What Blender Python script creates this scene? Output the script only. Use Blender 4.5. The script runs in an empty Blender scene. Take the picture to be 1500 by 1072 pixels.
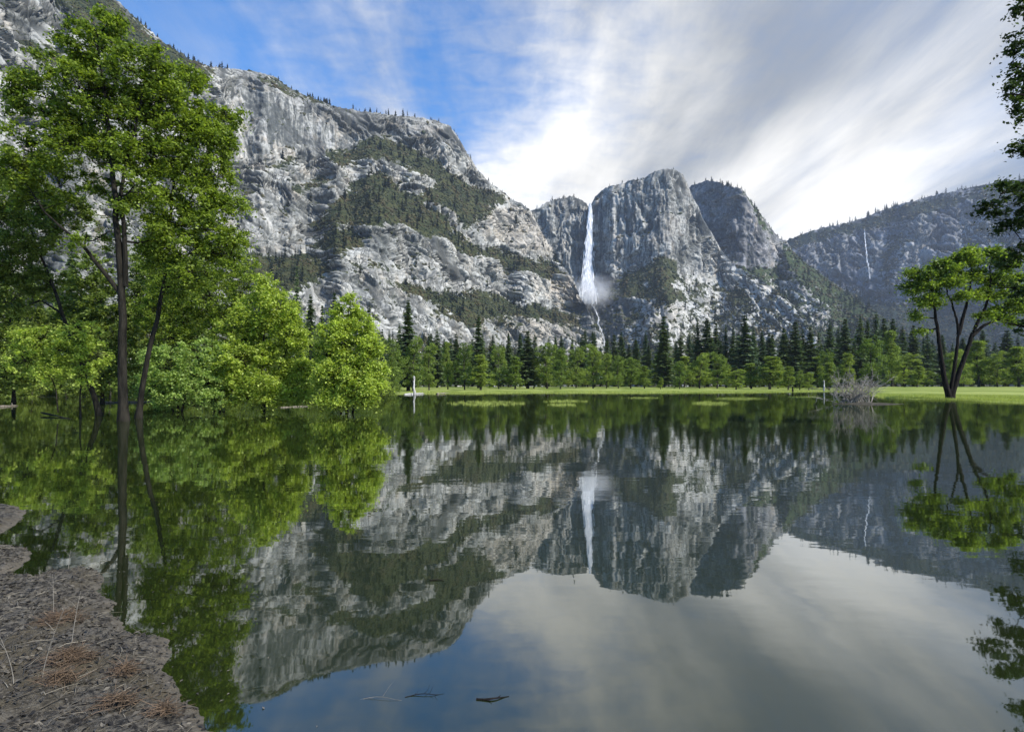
import bpy, math, random
import numpy as np

# ------------------------------------------------------------------ camera, sky, sun, exposure
F, HOR, CAMZ = 833.0, 567.0, 1.6            # focal length in photo pixels (1500 wide), horizon row, eye height
scene = bpy.context.scene
cam_data = bpy.data.cameras.new('camera')
cam = bpy.data.objects.new('camera', cam_data)
scene.collection.objects.link(cam)
cam.location = (0, 0, CAMZ)
cam.rotation_euler = (math.radians(90), 0, 0)
cam_data.sensor_width = 36.0
cam_data.lens = 36.0 * F / 1500.0
cam_data.shift_y = (HOR - 536.0) / 1500.0
cam_data.clip_start = 0.05
cam_data.clip_end = 30000
scene.camera = cam

SUN_AZ, SUN_EL = math.radians(124), math.radians(42)     # azimuth clockwise from +Y (view direction)
scene.view_settings.view_transform = 'Standard'
scene.view_settings.look = 'None'
scene.view_settings.exposure = 0.82
scene.view_settings.gamma = 1.0
try:
    scene.cycles.max_bounces = 8
    scene.cycles.transparent_max_bounces = 8
    scene.cycles.volume_bounces = 2
    scene.cycles.use_denoising = True
    scene.cycles.sample_clamp_indirect = 6.0
except Exception:
    pass


class NT:
    """small helper round a node tree"""
    def __init__(s, tree):
        s.t = tree; tree.nodes.clear()

    def n(s, kind, _in=None, **kw):
        nd = s.t.nodes.new(kind)
        for k, v in kw.items():
            setattr(nd, k, v)
        for k, v in (_in or {}).items():
            sock = nd.inputs[k]
            if isinstance(v, bpy.types.NodeSocket):
                s.t.links.new(v, sock)
            else:
                sock.default_value = v
        return nd

    def link(s, a, b): s.t.links.new(a, b)

    def math(s, op, a, b=None, c=None, clamp=False):
        nd = s.t.nodes.new('ShaderNodeMath'); nd.operation = op; nd.use_clamp = clamp
        for i, v in enumerate((a, b, c)):
            if v is None: continue
            if isinstance(v, bpy.types.NodeSocket): s.t.links.new(v, nd.inputs[i])
            else: nd.inputs[i].default_value = v
        return nd.outputs[0]

    def vmath(s, op, a, b=None):
        nd = s.t.nodes.new('ShaderNodeVectorMath'); nd.operation = op
        for i, v in enumerate((a, b)):
            if v is None: continue
            if isinstance(v, bpy.types.NodeSocket): s.t.links.new(v, nd.inputs[i])
            else: nd.inputs[i].default_value = v
        return nd.outputs['Value'] if op in ('DOT_PRODUCT', 'LENGTH', 'DISTANCE') else nd.outputs[0]

    def smooth(s, val, lo, hi, a=0.0, b=1.0):
        nd = s.t.nodes.new('ShaderNodeMapRange'); nd.interpolation_type = 'SMOOTHSTEP'
        s.t.links.new(val, nd.inputs['Value'])
        nd.inputs['From Min'].default_value = lo; nd.inputs['From Max'].default_value = hi
        nd.inputs['To Min'].default_value = a; nd.inputs['To Max'].default_value = b
        return nd.outputs[0]

    def mix(s, fac, a, b, blend='MIX'):
        nd = s.t.nodes.new('ShaderNodeMix'); nd.data_type = 'RGBA'; nd.blend_type = blend
        for sock, v in ((nd.inputs['Factor'], fac), (nd.inputs['A'], a), (nd.inputs['B'], b)):
            # the RGBA sockets share names with the float ones: pick by type below
            pass
        fa = [i for i in nd.inputs if i.name == 'Factor' and i.type == 'VALUE'][0]
        ca = [i for i in nd.inputs if i.name == 'A' and i.type == 'RGBA'][0]
        cb = [i for i in nd.inputs if i.name == 'B' and i.type == 'RGBA'][0]
        for sock, v in ((fa, fac), (ca, a), (cb, b)):
            if isinstance(v, bpy.types.NodeSocket): s.t.links.new(v, sock)
            elif isinstance(v, (tuple, list)): sock.default_value = tuple(v) + ((1.0,) if len(v) == 3 else ())
            else: sock.default_value = v
        return [o for o in nd.outputs if o.type == 'RGBA'][0]

    def noise(s, vec, scale, detail=4.0, rough=0.55, dist=0.0):
        nd = s.n('ShaderNodeTexNoise', {'Scale': scale, 'Detail': detail, 'Roughness': rough, 'Distortion': dist})
        s.link(vec, nd.inputs['Vector'])
        return nd.outputs['Fac']

    def mapping(s, vec, scale=(1, 1, 1), rot=(0, 0, 0), loc=(0, 0, 0)):
        nd = s.n('ShaderNodeMapping', {'Scale': scale, 'Rotation': rot, 'Location': loc})
        s.link(vec, nd.inputs['Vector'])
        return nd.outputs[0]


def view_dir(px, py):
    v = np.array([(px - 750) / F, 1.0, (HOR - py) / F])
    return tuple(v / np.linalg.norm(v))


world = bpy.data.worlds.new('World')
scene.world = world
world.use_nodes = True
w = NT(world.node_tree)
tc = w.n('ShaderNodeTexCoord')
D = w.vmath('NORMALIZE', tc.outputs['Generated'])
sky = w.n('ShaderNodeTexSky', sky_type='NISHITA', sun_disc=False, sun_elevation=SUN_EL, sun_rotation=SUN_AZ,
          air_density=1.0, dust_density=0.35, ozone_density=2.5, altitude=1200.0)
sep = w.n('ShaderNodeSeparateXYZ', {'Vector': D})
zc = w.math('MAXIMUM', sep.outputs['Z'], 0.0)
den = w.math('ADD', zc, 0.10)
plane = w.n('ShaderNodeCombineXYZ', {'X': w.math('DIVIDE', sep.outputs['X'], den),
                                     'Y': w.math('DIVIDE', sep.outputs['Y'], den), 'Z': 0.0}).outputs[0]
# a cloud layer overhead: coordinates on its plane, drawn out along the wind
R17 = (0, 0, math.radians(19))
n_big = w.noise(w.mapping(plane, scale=(1.0, 0.42, 1.0), rot=R17), 1.05, 5.0, 0.5, 0.15)
n_fine = w.noise(w.mapping(plane, scale=(1.0, 0.30, 1.0), rot=R17, loc=(3.1, 1.7, 0)), 3.6, 7.0, 0.62, 0.25)
n_mack = w.noise(w.mapping(plane, scale=(0.7, 1.0, 1.0), rot=(0, 0, math.radians(-25)), loc=(1.1, 4.7, 0)), 13.0, 4.0, 0.6, 0.3)
n_soft = w.noise(w.mapping(plane, scale=(1.0, 0.30, 1.0), rot=R17, loc=(12.4, 8.1, 0)), 2.1, 3.0, 0.5, 0.15)


def blob(px, py, inner, outer):
    dt = w.vmath('DOT_PRODUCT', D, view_dir(px, py))
    return w.smooth(dt, math.cos(math.radians(outer)), math.cos(math.radians(inner)))


def add(*a):
    r = a[0]
    for x in a[1:]: r = w.math('ADD', r, x)
    return r


def mul(a, k): return w.math('MULTIPLY', a, k)


# how much cloud each quarter of the sky carries
cover = add(mul(blob(1360, 150, 12, 42), 0.86), mul(blob(1010, 60, 2, 22), 0.12), mul(blob(930, 200, 1, 16), 0.02),
            mul(blob(785, 300, 1, 10), 0.55), mul(blob(1060, 320, 3, 18), 0.30), mul(blob(500, 120, 1, 22), 0.20), mul(blob(780, 0, 1, 14), 0.16),
            mul(blob(650, 270, 1, 10), 0.18), mul(blob(712, 112, 0.1, 9), -0.24), mul(blob(765, 190, 0.1, 7), -0.10))
mk = w.math('ADD', w.math('MULTIPLY', w.math('SUBTRACT', n_mack, 0.5), blob(740, 150, 8, 30)), 0.5)
tex = add(mul(n_big, 0.25), mul(n_fine, 1.30), mul(mk, 0.95))
cl = w.math('POWER', w.smooth(add(tex, cover), 0.98, 2.55), 0.85)
# brightness of the cloud itself: thin sunlit sheet, thicker grey bellies
bright = add(mul(blob(1265, 90, 1, 14), 0.46), mul(blob(1235, 255, 1, 13), 0.24), mul(blob(890, 200, 2, 15), 0.30),
             mul(blob(930, 60, 2, 12), 0.32), mul(blob(1160, 335, 1, 12), 0.62), mul(blob(1330, 270, 1, 12), 0.22), mul(blob(800, 280, 1, 10), 0.30), mul(blob(1170, -10, 1, 9), -0.22),
             mul(blob(1095, 120, 1, 9), -0.20), mul(blob(1420, 235, 1, 11), -0.22), mul(blob(1440, 60, 1, 9), -0.10), mul(blob(600, 100, 2, 24), 0.45),
             mul(n_soft, 2.7), mul(n_big, 0.4), mul(n_fine, 1.5), mul(mk, 0.30))
bri = w.smooth(bright, 2.05, 4.05)
cloud_col = w.mix(bri, (2.1, 2.28, 2.55), (7.4, 7.25, 6.95))
blue = w.mix(1.0, sky.outputs[0], w.mix(w.smooth(zc, 0.05, 0.45), (0.58, 0.70, 0.86), (0.44, 1.08, 1.56)), 'MULTIPLY')
skycol = w.mix(cl, blue, cloud_col)
bg = w.n('ShaderNodeBackground', {'Color': skycol, 'Strength': 0.10})
wo = w.n('ShaderNodeOutputWorld', {'Surface': bg.outputs[0]})

sun_data = bpy.data.lights.new('sun', 'SUN')
sun_data.energy = 4.0
sun_data.angle = math.radians(2.5)
sun_data.color = (1.0, 0.95, 0.87)
sun = bpy.data.objects.new('sun', sun_data)
scene.collection.objects.link(sun)
from mathutils import Vector
_to = Vector((math.sin(SUN_AZ) * math.cos(SUN_EL), math.cos(SUN_AZ) * math.cos(SUN_EL), math.sin(SUN_EL)))
sun.rotation_euler = _to.to_track_quat('Z', 'Y').to_euler()
sun.location = _to * 3000

# ------------------------------------------------------------------ helpers
COL = scene.collection
rng = np.random.default_rng(7)
random.seed(7)


def P(px, py, d):
    return np.array([(px - 750) / F * d, d, CAMZ + (HOR - py) / F * d])


def tag(o, label=None, cat=None, group=None, kind=None):
    if label: o['label'] = label
    if cat: o['category'] = cat
    if group: o['group'] = group
    if kind: o['kind'] = kind
    return o


def mesh_obj(name, verts, faces, mats, parent=None, smooth=False, face_attr=None, vert_attr=None, mat_index=None):
    """verts (n,3); faces: array (m,3|4) or list of arrays of both sizes. One linked mesh object."""
    me = bpy.data.meshes.new(name)
    verts = np.asarray(verts, np.float32)
    if isinstance(faces, np.ndarray): faces = [faces]
    faces = [f for f in faces if len(f)]
    me.vertices.add(len(verts)); me.vertices.foreach_set('co', verts.ravel())
    loops = np.concatenate([f.ravel() for f in faces]).astype(np.int32)
    tot = np.concatenate([np.full(len(f), f.shape[1], np.int32) for f in faces])
    start = np.concatenate([[0], np.cumsum(tot)[:-1]]).astype(np.int32)
    me.loops.add(len(loops)); me.loops.foreach_set('vertex_index', loops)
    me.polygons.add(len(tot)); me.polygons.foreach_set('loop_start', start); me.polygons.foreach_set('loop_total', tot)
    if smooth: me.polygons.foreach_set('use_smooth', np.ones(len(tot), bool))
    if mat_index is not None: me.polygons.foreach_set('material_index', np.asarray(mat_index, np.int32))
    me.update(calc_edges=True)
    for m in (mats if isinstance(mats, (list, tuple)) else [mats]): me.materials.append(m)
    for k, v in (face_attr or {}).items():
        a = me.attributes.new(k, 'FLOAT', 'FACE'); a.data.foreach_set('value', np.asarray(v, np.float32))
    for k, v in (vert_attr or {}).items():
        a = me.attributes.new(k, 'FLOAT', 'POINT'); a.data.foreach_set('value', np.asarray(v, np.float32))
    o = bpy.data.objects.new(name, me)
    COL.objects.link(o)
    if parent is not None: o.parent = parent
    return o


# ---- noise in numpy
_prm = np.random.default_rng(11).permutation(256).astype(np.int32)
PERM = np.concatenate([_prm, _prm, _prm])
_g = np.random.default_rng(12).normal(size=(256, 3)); GRAD = (_g / np.linalg.norm(_g, axis=1, keepdims=True)).astype(np.float32)


def perlin(x, y, z):
    x = np.asarray(x, np.float32); y = np.asarray(y, np.float32); z = np.asarray(z, np.float32)
    xi, yi, zi = np.floor(x).astype(np.int32), np.floor(y).astype(np.int32), np.floor(z).astype(np.int32)
    xf, yf, zf = x - xi, y - yi, z - zi
    xi &= 255; yi &= 255; zi &= 255
    u, v, t = (a * a * a * (a * (a * 6 - 15) + 10) for a in (xf, yf, zf))
    def g(i, j, k):
        h = PERM[PERM[PERM[(xi + i) & 255] + ((yi + j) & 255)] + ((zi + k) & 255)]
        gr = GRAD[h]
        return gr[..., 0] * (xf - i) + gr[..., 1] * (yf - j) + gr[..., 2] * (zf - k)
    def lerp(a, b, t): return a + (b - a) * t
    return 1.5 * lerp(lerp(lerp(g(0,0,0), g(1,0,0), u), lerp(g(0,1,0), g(1,1,0), u), v),
                lerp(lerp(g(0,0,1), g(1,0,1), u), lerp(g(0,1,1), g(1,1,1), u), v), t)


def fbm(x, y, z, oct=4, gain=0.5, lac=2.03):
    r = 0; a = 1.0; s = 0
    for i in range(oct):
        r = r + a * perlin(x + 17.3 * i, y - 9.1 * i, z + 5.7 * i); s += a
        x, y, z = x * lac, y * lac, z * lac; a *= gain
    return r / s


def ridged(x, y, z, oct=4, gain=0.5, lac=2.07):
    r = 0; a = 1.0; s = 0
    for i in range(oct):
        r = r + a * (1 - 2.0 * np.abs(perlin(x + 31.7 * i, y + 3.3 * i, z - 8.9 * i))); s += a
        x, y, z = x * lac, y * lac, z * lac; a *= gain
    return r / s


def worley(x, y, z):
    """F1, F2 and a random value of the nearest cell"""
    xi, yi, zi = np.floor(x).astype(np.int32), np.floor(y).astype(np.int32), np.floor(z).astype(np.int32)
    f1 = np.full(x.shape, 9.0, np.float32); f2 = f1.copy(); cid = np.zeros(x.shape, np.float32)
    for i in (-1, 0, 1):
        for j in (-1, 0, 1):
            for k in (-1, 0, 1):
                cx, cy, cz = xi + i, yi + j, zi + k
                h = PERM[PERM[PERM[cx & 255] + (cy & 255)] + (cz & 255)]
                h2 = PERM[h + 1]; h3 = PERM[h2 + 7]
                dd = np.sqrt((cx + h / 256. - x) ** 2 + (cy + h2 / 256. - y) ** 2 + (cz + h3 / 256. - z) ** 2).astype(np.float32)
                nearer = dd < f1
                f2 = np.where(nearer, f1, np.minimum(f2, dd)); cid = np.where(nearer, PERM[h3 + 3] / 255., cid); f1 = np.where(nearer, dd, f1)
    return f1, f2, cid


def in_poly(x, y, poly):
    r = np.zeros(x.shape, bool); n = len(poly)
    for i in range(n):
        x1, y1 = poly[i]; x2, y2 = poly[(i + 1) % n]
        if y1 == y2: continue
        c = ((y1 > y) != (y2 > y)) & (x < (x2 - x1) * (y - y1) / (y2 - y1) + x1)
        r ^= c
    return r


def blur(a, n):
    k = np.ones(2 * n + 1) / (2 * n + 1)
    for ax in (0, 1):
        pad = [(0, 0), (0, 0)]; pad[ax] = (n, n)
        c = np.cumsum(np.concatenate([np.zeros_like(np.take(a, [0], ax)), np.pad(a, pad, mode='edge')], ax), axis=ax)
        L = a.shape[ax]
        a = (np.take(c, np.arange(2 * n + 1, 2 * n + 1 + L), ax) - np.take(c, np.arange(0, L), ax)) / (2 * n + 1)
    return a


def itp(x, pts):
    pts = sorted(pts); return np.interp(x, [p[0] for p in pts], [p[1] for p in pts])


def sstep(x, a, b):
    t = np.clip((x - a) / (b - a), 0, 1); return t * t * (3 - 2 * t)


# ------------------------------------------------------------------ materials of the setting
def new_mat(name):
    m = bpy.data.materials.new(name); m.use_nodes = True
    return m, NT(m.node_tree)


def rock_material(name, light=(0.48, 0.475, 0.435), dark=(0.10, 0.106, 0.098), warm=(0.52, 0.43, 0.32), veg1=(0.018, 0.027, 0.009), veg2=(0.060, 0.062, 0.024), streak=0.5):
    m, t = new_mat(name)
    geo = t.n('ShaderNodeNewGeometry'); tc = t.n('ShaderNodeTexCoord'); ob = tc.outputs['Object']
    veg = t.n('ShaderNodeAttribute', attribute_name='veg').outputs['Fac']
    wet = t.n('ShaderNodeAttribute', attribute_name='wet').outputs['Fac']
    tan = t.n('ShaderNodeAttribute', attribute_name='tan').outputs['Fac']
    crack = t.n('ShaderNodeAttribute', attribute_name='crack').outputs['Fac']
    n1 = t.noise(ob, 0.012, 6, 0.62)
    n2 = t.math('ADD', t.math('MULTIPLY', t.noise(t.mapping(ob, scale=(0.055, 0.055, 0.006)), 1.0, 4, 0.6), 0.62), t.math('MULTIPLY', t.noise(t.mapping(ob, scale=(0.16, 0.16, 0.008)), 1.0, 3, 0.6), 0.38))     # water stains down the wall
    n3 = t.noise(ob, 0.11, 5, 0.7)
    n4 = t.noise(t.mapping(ob, scale=(0.035, 0.035, 0.07), rot=(0.3, 0.5, 0)), 1.0, 4, 0.6)
    a = t.math('ADD', t.math('MULTIPLY', n1, 0.55), t.math('MULTIPLY', n3, 0.55))
    a = t.math('ADD', a, t.math('MULTIPLY', n4, 0.25))
    slab = t.n('ShaderNodeAttribute', attribute_name='slab').outputs['Fac']
    a = t.math('ADD', a, t.math('MULTIPLY', t.math('SUBTRACT', slab, 0.5), 0.30))
    f = t.smooth(a, 0.48, 0.82)
    col = t.mix(f, dark, light)
    calm = t.n('ShaderNodeAttribute', attribute_name='calm').outputs['Fac']
    st = t.smooth(t.math('ADD', n2, t.math('MULTIPLY', calm, 0.05)), 0.50, 0.62)
    col = t.mix(t.math('MULTIPLY', st, t.math('ADD', t.math('MULTIPLY', calm, 0.35), streak)), col, (0.066, 0.072, 0.072))
    col = t.mix(t.math('MULTIPLY', t.smooth(n2, 0.46, 0.36), t.math('MULTIPLY', calm, 0.7)), col, (0.50, 0.49, 0.47))
    pale = t.n('ShaderNodeAttribute', attribute_name='pale').outputs['Fac']
    col = t.mix(t.math('MULTIPLY', pale, t.smooth(n3, 0.30, 0.55)), col, (0.52, 0.51, 0.47))
    wm = t.math('MULTIPLY', t.smooth(t.noise(ob, 0.02, 4, 0.6), 0.48, 0.70), 0.45)
    wm = t.math('MAXIMUM', wm, t.math('MULTIPLY', tan, 0.85))
    col = t.mix(t.math('MULTIPLY', wm, t.smooth(f, 0.15, 0.8)), col, warm)
    col = t.mix(t.math('MULTIPLY', wet, 0.8), col, (0.05, 0.052, 0.06))
    jc = t.mapping(ob, scale=(0.085, 0.05, 0.036), rot=(0.0, 0.5, 0.2))
    jw = t.n('ShaderNodeTexNoise', {'Scale': 0.05, 'Detail': 5.0, 'Roughness': 0.6, 'Vector': ob})
    jv = t.vmath('ADD', jc, t.vmath('MULTIPLY', jw.outputs['Color'], (1.6, 1.6, 1.6)))
    vo = t.n('ShaderNodeTexVoronoi', {'Scale': 1.0, 'Vector': jv}, feature='DISTANCE_TO_EDGE')
    jl = t.math('MULTIPLY', t.smooth(vo.outputs['Distance'], 0.02, 0.11, 1.0, 0.0), t.math('MULTIPLY', t.smooth(t.noise(ob, 0.018, 4, 0.6), 0.38, 0.56), t.math('SUBTRACT', 1.0, t.math('MULTIPLY', calm, 0.7))))
    crack = t.math('MAXIMUM', t.math('MULTIPLY', crack, 0.9), t.math('MULTIPLY', jl, 0.9))
    col = t.mix(crack, col, (0.04, 0.043, 0.040))
    vn = t.noise(ob, 0.09, 5, 0.65)
    vcol = t.mix(t.smooth(t.noise(ob, 0.035, 6, 0.7), 0.35, 0.65), veg1, veg2)
    vf = t.smooth(t.math('ADD', veg, t.math('MULTIPLY', t.math('SUBTRACT', vn, 0.5), 1.1)), 0.40, 0.56)
    col = t.mix(vf, col, vcol)
    bh = t.math('ADD', t.noise(ob, 0.16, 6, 0.7), t.math('MULTIPLY', t.noise(t.mapping(ob, scale=(0.30, 0.30, 0.05)), 1.0, 4, 0.6), 0.6))
    bmp = t.n('ShaderNodeBump', {'Strength': 0.55, 'Distance': 3.0, 'Height': bh})
    b = t.n('ShaderNodeBsdfPrincipled', {'Base Color': col, 'Roughness': 0.9, 'Normal': bmp.outputs[0]})
    b.inputs['Specular IOR Level'].default_value = 0.15
    t.n('ShaderNodeOutputMaterial', {'Surface': b.outputs[0]})
    return m


# ------------------------------------------------------------------ mountains
SURF = {}


def mountain(name, x0, x1, step, rows, ridge, base_d, top_d, polys, mat, s_default, seed, disp=1.0, flute=1.0, ledge=0.7, ridge_jit=2.0,
             back=0.5, warp=9.0, tans=(), wets=(), vegbias=0.0, calms=(), pales=(), hdir=(1.0, 0.0), diag=0.5, cut=1.0):
    """A rock face lofted from its foot up to its ridge: slope per zone fixes how it recedes, noise breaks it up, and the far side falls away."""
    px = np.arange(x0, x1 + step, step); nc = len(px)
    T = itp(px, ridge) + ridge_jit * fbm(px / 23.0 + seed, px * 0, px * 0 + seed, 3) + 0.7 * ridge_jit * perlin(px / 4.1, px * 0 + 3.3, px * 0 + seed)
    Db, Dt = itp(px, base_d), itp(px, top_d)
    Dt = np.maximum(Dt, Db * 1.03)
    B = HOR + (CAMZ + 12.0) * F / Db
    v = np.linspace(0, 1, rows)[:, None]
    PY = B + (T - B) * v; PX = np.repeat(px[None], rows, 0)
    t = (HOR - PY) / F
    wx = PX + warp * fbm(PX / 30, PY / 30, PX * 0 + seed, 4); wy = PY + 0.8 * warp * fbm(PX / 30, PY / 26, PX * 0 + seed + 9, 4)
    S = np.full(PX.shape, float(s_default)); V = np.zeros(PX.shape)
    for poly, s, vg in polys:
        msk = in_poly(wx, wy, poly)
        if s is not None: S[msk] = s
        if vg is not None: V[msk] = vg
    S = blur(S, 3); V = blur(blur(V, 4), 3)
    S = S * np.exp(ledge * fbm(PX / 42 + PY / 120, PY / 17 - PX / 95, PX * 0 + seed, 4) * 1.6)
    dt = np.diff(t, axis=0, prepend=t[:1] - (t[1:2] - t[:1]))
    L = np.cumsum(dt / np.maximum(S - np.maximum(t, 0), 0.10), axis=0); L -= L[:1]
    k = np.log(Dt / Db) / np.maximum(L[-1], 1e-4)
    kk = np.pad(k, 6, mode='edge'); k = np.convolve(kk, np.ones(13) / 13, 'valid')
    LL = k * L
    kw = 9
    LL = np.pad(LL, ((0, 0), (kw, kw)), mode='edge'); cs = np.cumsum(np.pad(LL, ((0, 0), (1, 0))), axis=1)
    LL = (cs[:, 2 * kw + 1:] - cs[:, :-2 * kw - 1]) / (2 * kw + 1)
    d = Db * np.exp(LL)
    X = (PX - 750) / F * d; Y = d; Z = CAMZ + t * d

    def normals(X, Y, Z):
        A = np.stack([np.gradient(X, axis=1), np.gradient(Y, axis=1), np.gradient(Z, axis=1)], -1)
        Bv = np.stack([np.gradient(X, axis=0), np.gradient(Y, axis=0), np.gradient(Z, axis=0)], -1)
        N = np.cross(A, Bv); N /= np.linalg.norm(N, axis=-1, keepdims=True) + 1e-9
        return N
    N = normals(blur(X, 3), blur(Y, 3), blur(Z, 3))
    rock = np.clip(1 - V, 0.25, 1)
    q = d / 1900.0                                                   # keep detail about one size on the wall's own scale
    CA = np.zeros(PX.shape)
    for poly, a in calms: CA[in_poly(wx, wy, poly)] = a
    CA = blur(blur(CA, 5), 5); rock = rock * (1 - 0.65 * CA)
    H = X * hdir[0] + Y * hdir[1]                                   # distance along the wall
    wob = fbm(H / 130, Z / 130, H * 0 + seed, 3)
    dsp = 22 * fbm(X / 210, Y / 210, Z / 260, 3)
    dsp += flute * 11 * ridged(H / 78 + wob * 0.8, Y / 300, Z / 400, 3) * rock
    # tall slabs and smaller blocks with sharp sides
    da, dz = H * 0.77 + Z * 0.64, Z * 0.77 - H * 0.64               # the diagonal joints of the wall
    mixd = sstep(fbm(H / 240, Z / 200, H * 0 + seed + 3, 3) + (diag - 0.5) * 1.2, -0.12, 0.12)
    mixd = mixd * (1 - 0.8 * CA)
    g1 = H * (1 - mixd) + da * mixd + 14 * wob; g2 = Z * (1 - mixd) + dz * mixd
    w1, w2, cid = worley((0.5 * g1 + 0.5 * H) / 46 + wob, Y / 120, (0.5 * g2 + 0.5 * Z) / 120)
    dsp += (0.4 + 0.6 * flute) * 26.0 * (cid - 0.5) * rock * sstep(w2 - w1, 0.0, 0.18)
    slab = cid.copy()
    w1, w2, cid = worley((0.6 * g1 + 0.4 * H) / 115 + wob, Y / 260, (0.6 * g2 + 0.4 * Z) / 210)
    dsp += 30.0 * (cid - 0.5) * rock * sstep(w2 - w1, 0.0, 0.10); slab = 0.5 * slab + 0.5 * cid
    w1, w2, cid = worley(g1 / 19 + 0.4 * wob, Y / 60, g2 / 64)
    dsp += 12.0 * (cid - 0.5) * rock * sstep(w2 - w1, 0.0, 0.25) - 2.0 * (1 - sstep(w2 - w1, 0.0, 0.15)) * rock
    w1, w2, cid = worley(g1 / 8.5, Y / 20, g2 / 19)
    dsp += 3.2 * (cid - 0.5) * rock * sstep(w2 - w1, 0.0, 0.25)
    dsp += 2.4 * fbm(X / 16, Y / 16, Z / 22, 4)
    dsp += flute * CA * (5.0 * ridged(H / 26 + 0.5 * wob, Y / 90, Z / 240, 3) + 2.5 * ridged(H / 10 + 0.5 * wob, Y / 40, Z / 120, 2))
    # cracks, filled with soil, lichen and shade-loving scrub
    patch = sstep(fbm(H / 90, Z / 90, H * 0 + seed + 5, 3), -0.25, 0.25)
    c1 = 1 - np.abs(perlin(g1 / 34 + 0.5 * fbm(H / 30, Z / 30, H * 0, 3), g2 / 210, H * 0 + seed)) * 3.2
    c2 = 1 - np.abs(perlin(g1 / 16 + 0.6 * fbm(H / 18, Z / 18, H * 0 + 4, 3), g2 / 75, H * 0 + seed + 7)) * 3.0
    c3 = 1 - np.abs(perlin(H / 140 + 0.3 * wob, (Z + 0.22 * H) / 17 + 0.8 * wob, H * 0 + seed + 2)) * 3.4
    crk = np.maximum(np.maximum(sstep(c1, 0.35, 0.85), sstep(c2, 0.4, 0.85) * 0.9 * patch), sstep(c3, 0.5, 0.9) * (1 - patch) * 0.9)
    crk = np.clip(crk * cut * (0.35 + 0.9 * patch), 0, 1) * rock
    dsp -= 12.0 * crk
    fade = np.clip((1 - v) / 0.05, 0.15, 1.0)
    dsp = dsp * disp * fade
    X = X + N[..., 0] * dsp; Y = Y + N[..., 1] * dsp; Z = Z + N[..., 2] * dsp * 0.6
    N2 = normals(X, Y, Z)
    lg = blur(N2[..., 2], 1)
    grow = sstep(lg, 0.42, 0.80) * (0.5 + 0.9 * fbm(X / 60, Y / 60, Z / 60, 3))       # shrubs take the ledges
    rag = fbm(g1 / 55, Y / 90, g2 / 70, 6, 0.66)
    w1, w2, cid = worley(H / 17, Y / 17, Z / 15)
    dots = (w1 < 0.15 + 0.30 * cid) * np.maximum(sstep(fbm(H / 80, Y / 80, Z / 60, 3), -0.25, 0.2), 0.9 * (blur(V, 4) > 0.3)) * sstep(lg, 0.12, 0.4)
    edge = sstep(V, 0.02, 0.25)
    V = 0.92 * V + 1.15 * rag * edge - 0.05 + 0.06 * edge
    V = np.clip(np.maximum(np.maximum(V, grow + vegbias), 0.8 * dots), 0, 1)
    PA = np.zeros(PX.shape)
    for poly, a in pales: PA[in_poly(wx, wy, poly)] = a
    PA = blur(PA, 5)
    TA = np.zeros(PX.shape); WE = np.zeros(PX.shape)
    for poly, a in tans: TA[in_poly(wx, wy, poly)] = a
    for poly, a in wets: WE[in_poly(wx, wy, poly)] = a
    TA = blur(TA, 4); WE = blur(WE, 4)
    # the far side
    nb = 10
    bx = [X]; by = [Y]; bz = [Z]
    for i in range(1, nb + 1):
        f = (i / nb)
        dd = d[-1] * (1 + back * f * 0.6)
        zz = Z[-1] * (1 - f ** 1.3) - 12 * f
        xx = X[-1] / d[-1] * dd
        jit = 14 * fbm(px / 25, px * 0 + i, px * 0 + seed, 3)
        bx.append(xx[None]); by.append(dd[None]); bz.append((zz + jit * (1 - f))[None])
    X2, Y2, Z2 = np.concatenate(bx), np.concatenate(by), np.concatenate(bz)
    nr = rows + nb
    vv = np.concatenate([V, np.full((nb, nc), 0.8)]); ta = np.concatenate([TA, np.zeros((nb, nc))]); we = np.concatenate([WE, np.zeros((nb, nc))])
    idx = np.arange(nr * nc).reshape(nr, nc)
    fc = np.stack([idx[:-1, :-1], idx[:-1, 1:], idx[1:, 1:], idx[1:, :-1]], -1).reshape(-1, 4)
    o = mesh_obj(name, np.stack([X2, Y2, Z2], -1).reshape(-1, 3), fc, mat, smooth=True,
                 vert_attr={'veg': vv.ravel(), 'tan': ta.ravel(), 'wet': we.ravel(), 'crack': np.concatenate([crk, np.zeros((nb, nc))]).ravel(), 'calm': np.concatenate([CA, np.zeros((nb, nc))]).ravel(), 'pale': np.concatenate([PA, np.zeros((nb, nc))]).ravel(), 'slab': np.concatenate([slab, np.zeros((nb, nc))]).ravel()})
    tag(o, kind='structure')
    SURF[o.name] = dict(X=X, Y=Y, Z=Z, V=V, px=px, PY=PY, lg=lg)
    return o


rockA = rock_material('granite')
rockB = rock_material('granite_wall', streak=0.75)
rockC = rock_material('granite_shaded', light=(0.29, 0.285, 0.29), dark=(0.045, 0.047, 0.053), veg1=(0.022, 0.036, 0.014), veg2=(0.05, 0.065, 0.025))  # second peak: its shade is put into this darkened rock colour
rockD = rock_material('granite_far', light=(0.23, 0.24, 0.27), dark=(0.045, 0.05, 0.065), warm=(0.28, 0.27, 0.26), veg1=(0.010, 0.018, 0.012), veg2=(0.020, 0.03, 0.02), streak=0.6)  # far wall lies in blue shade; that dimness is put into the colour

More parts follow.
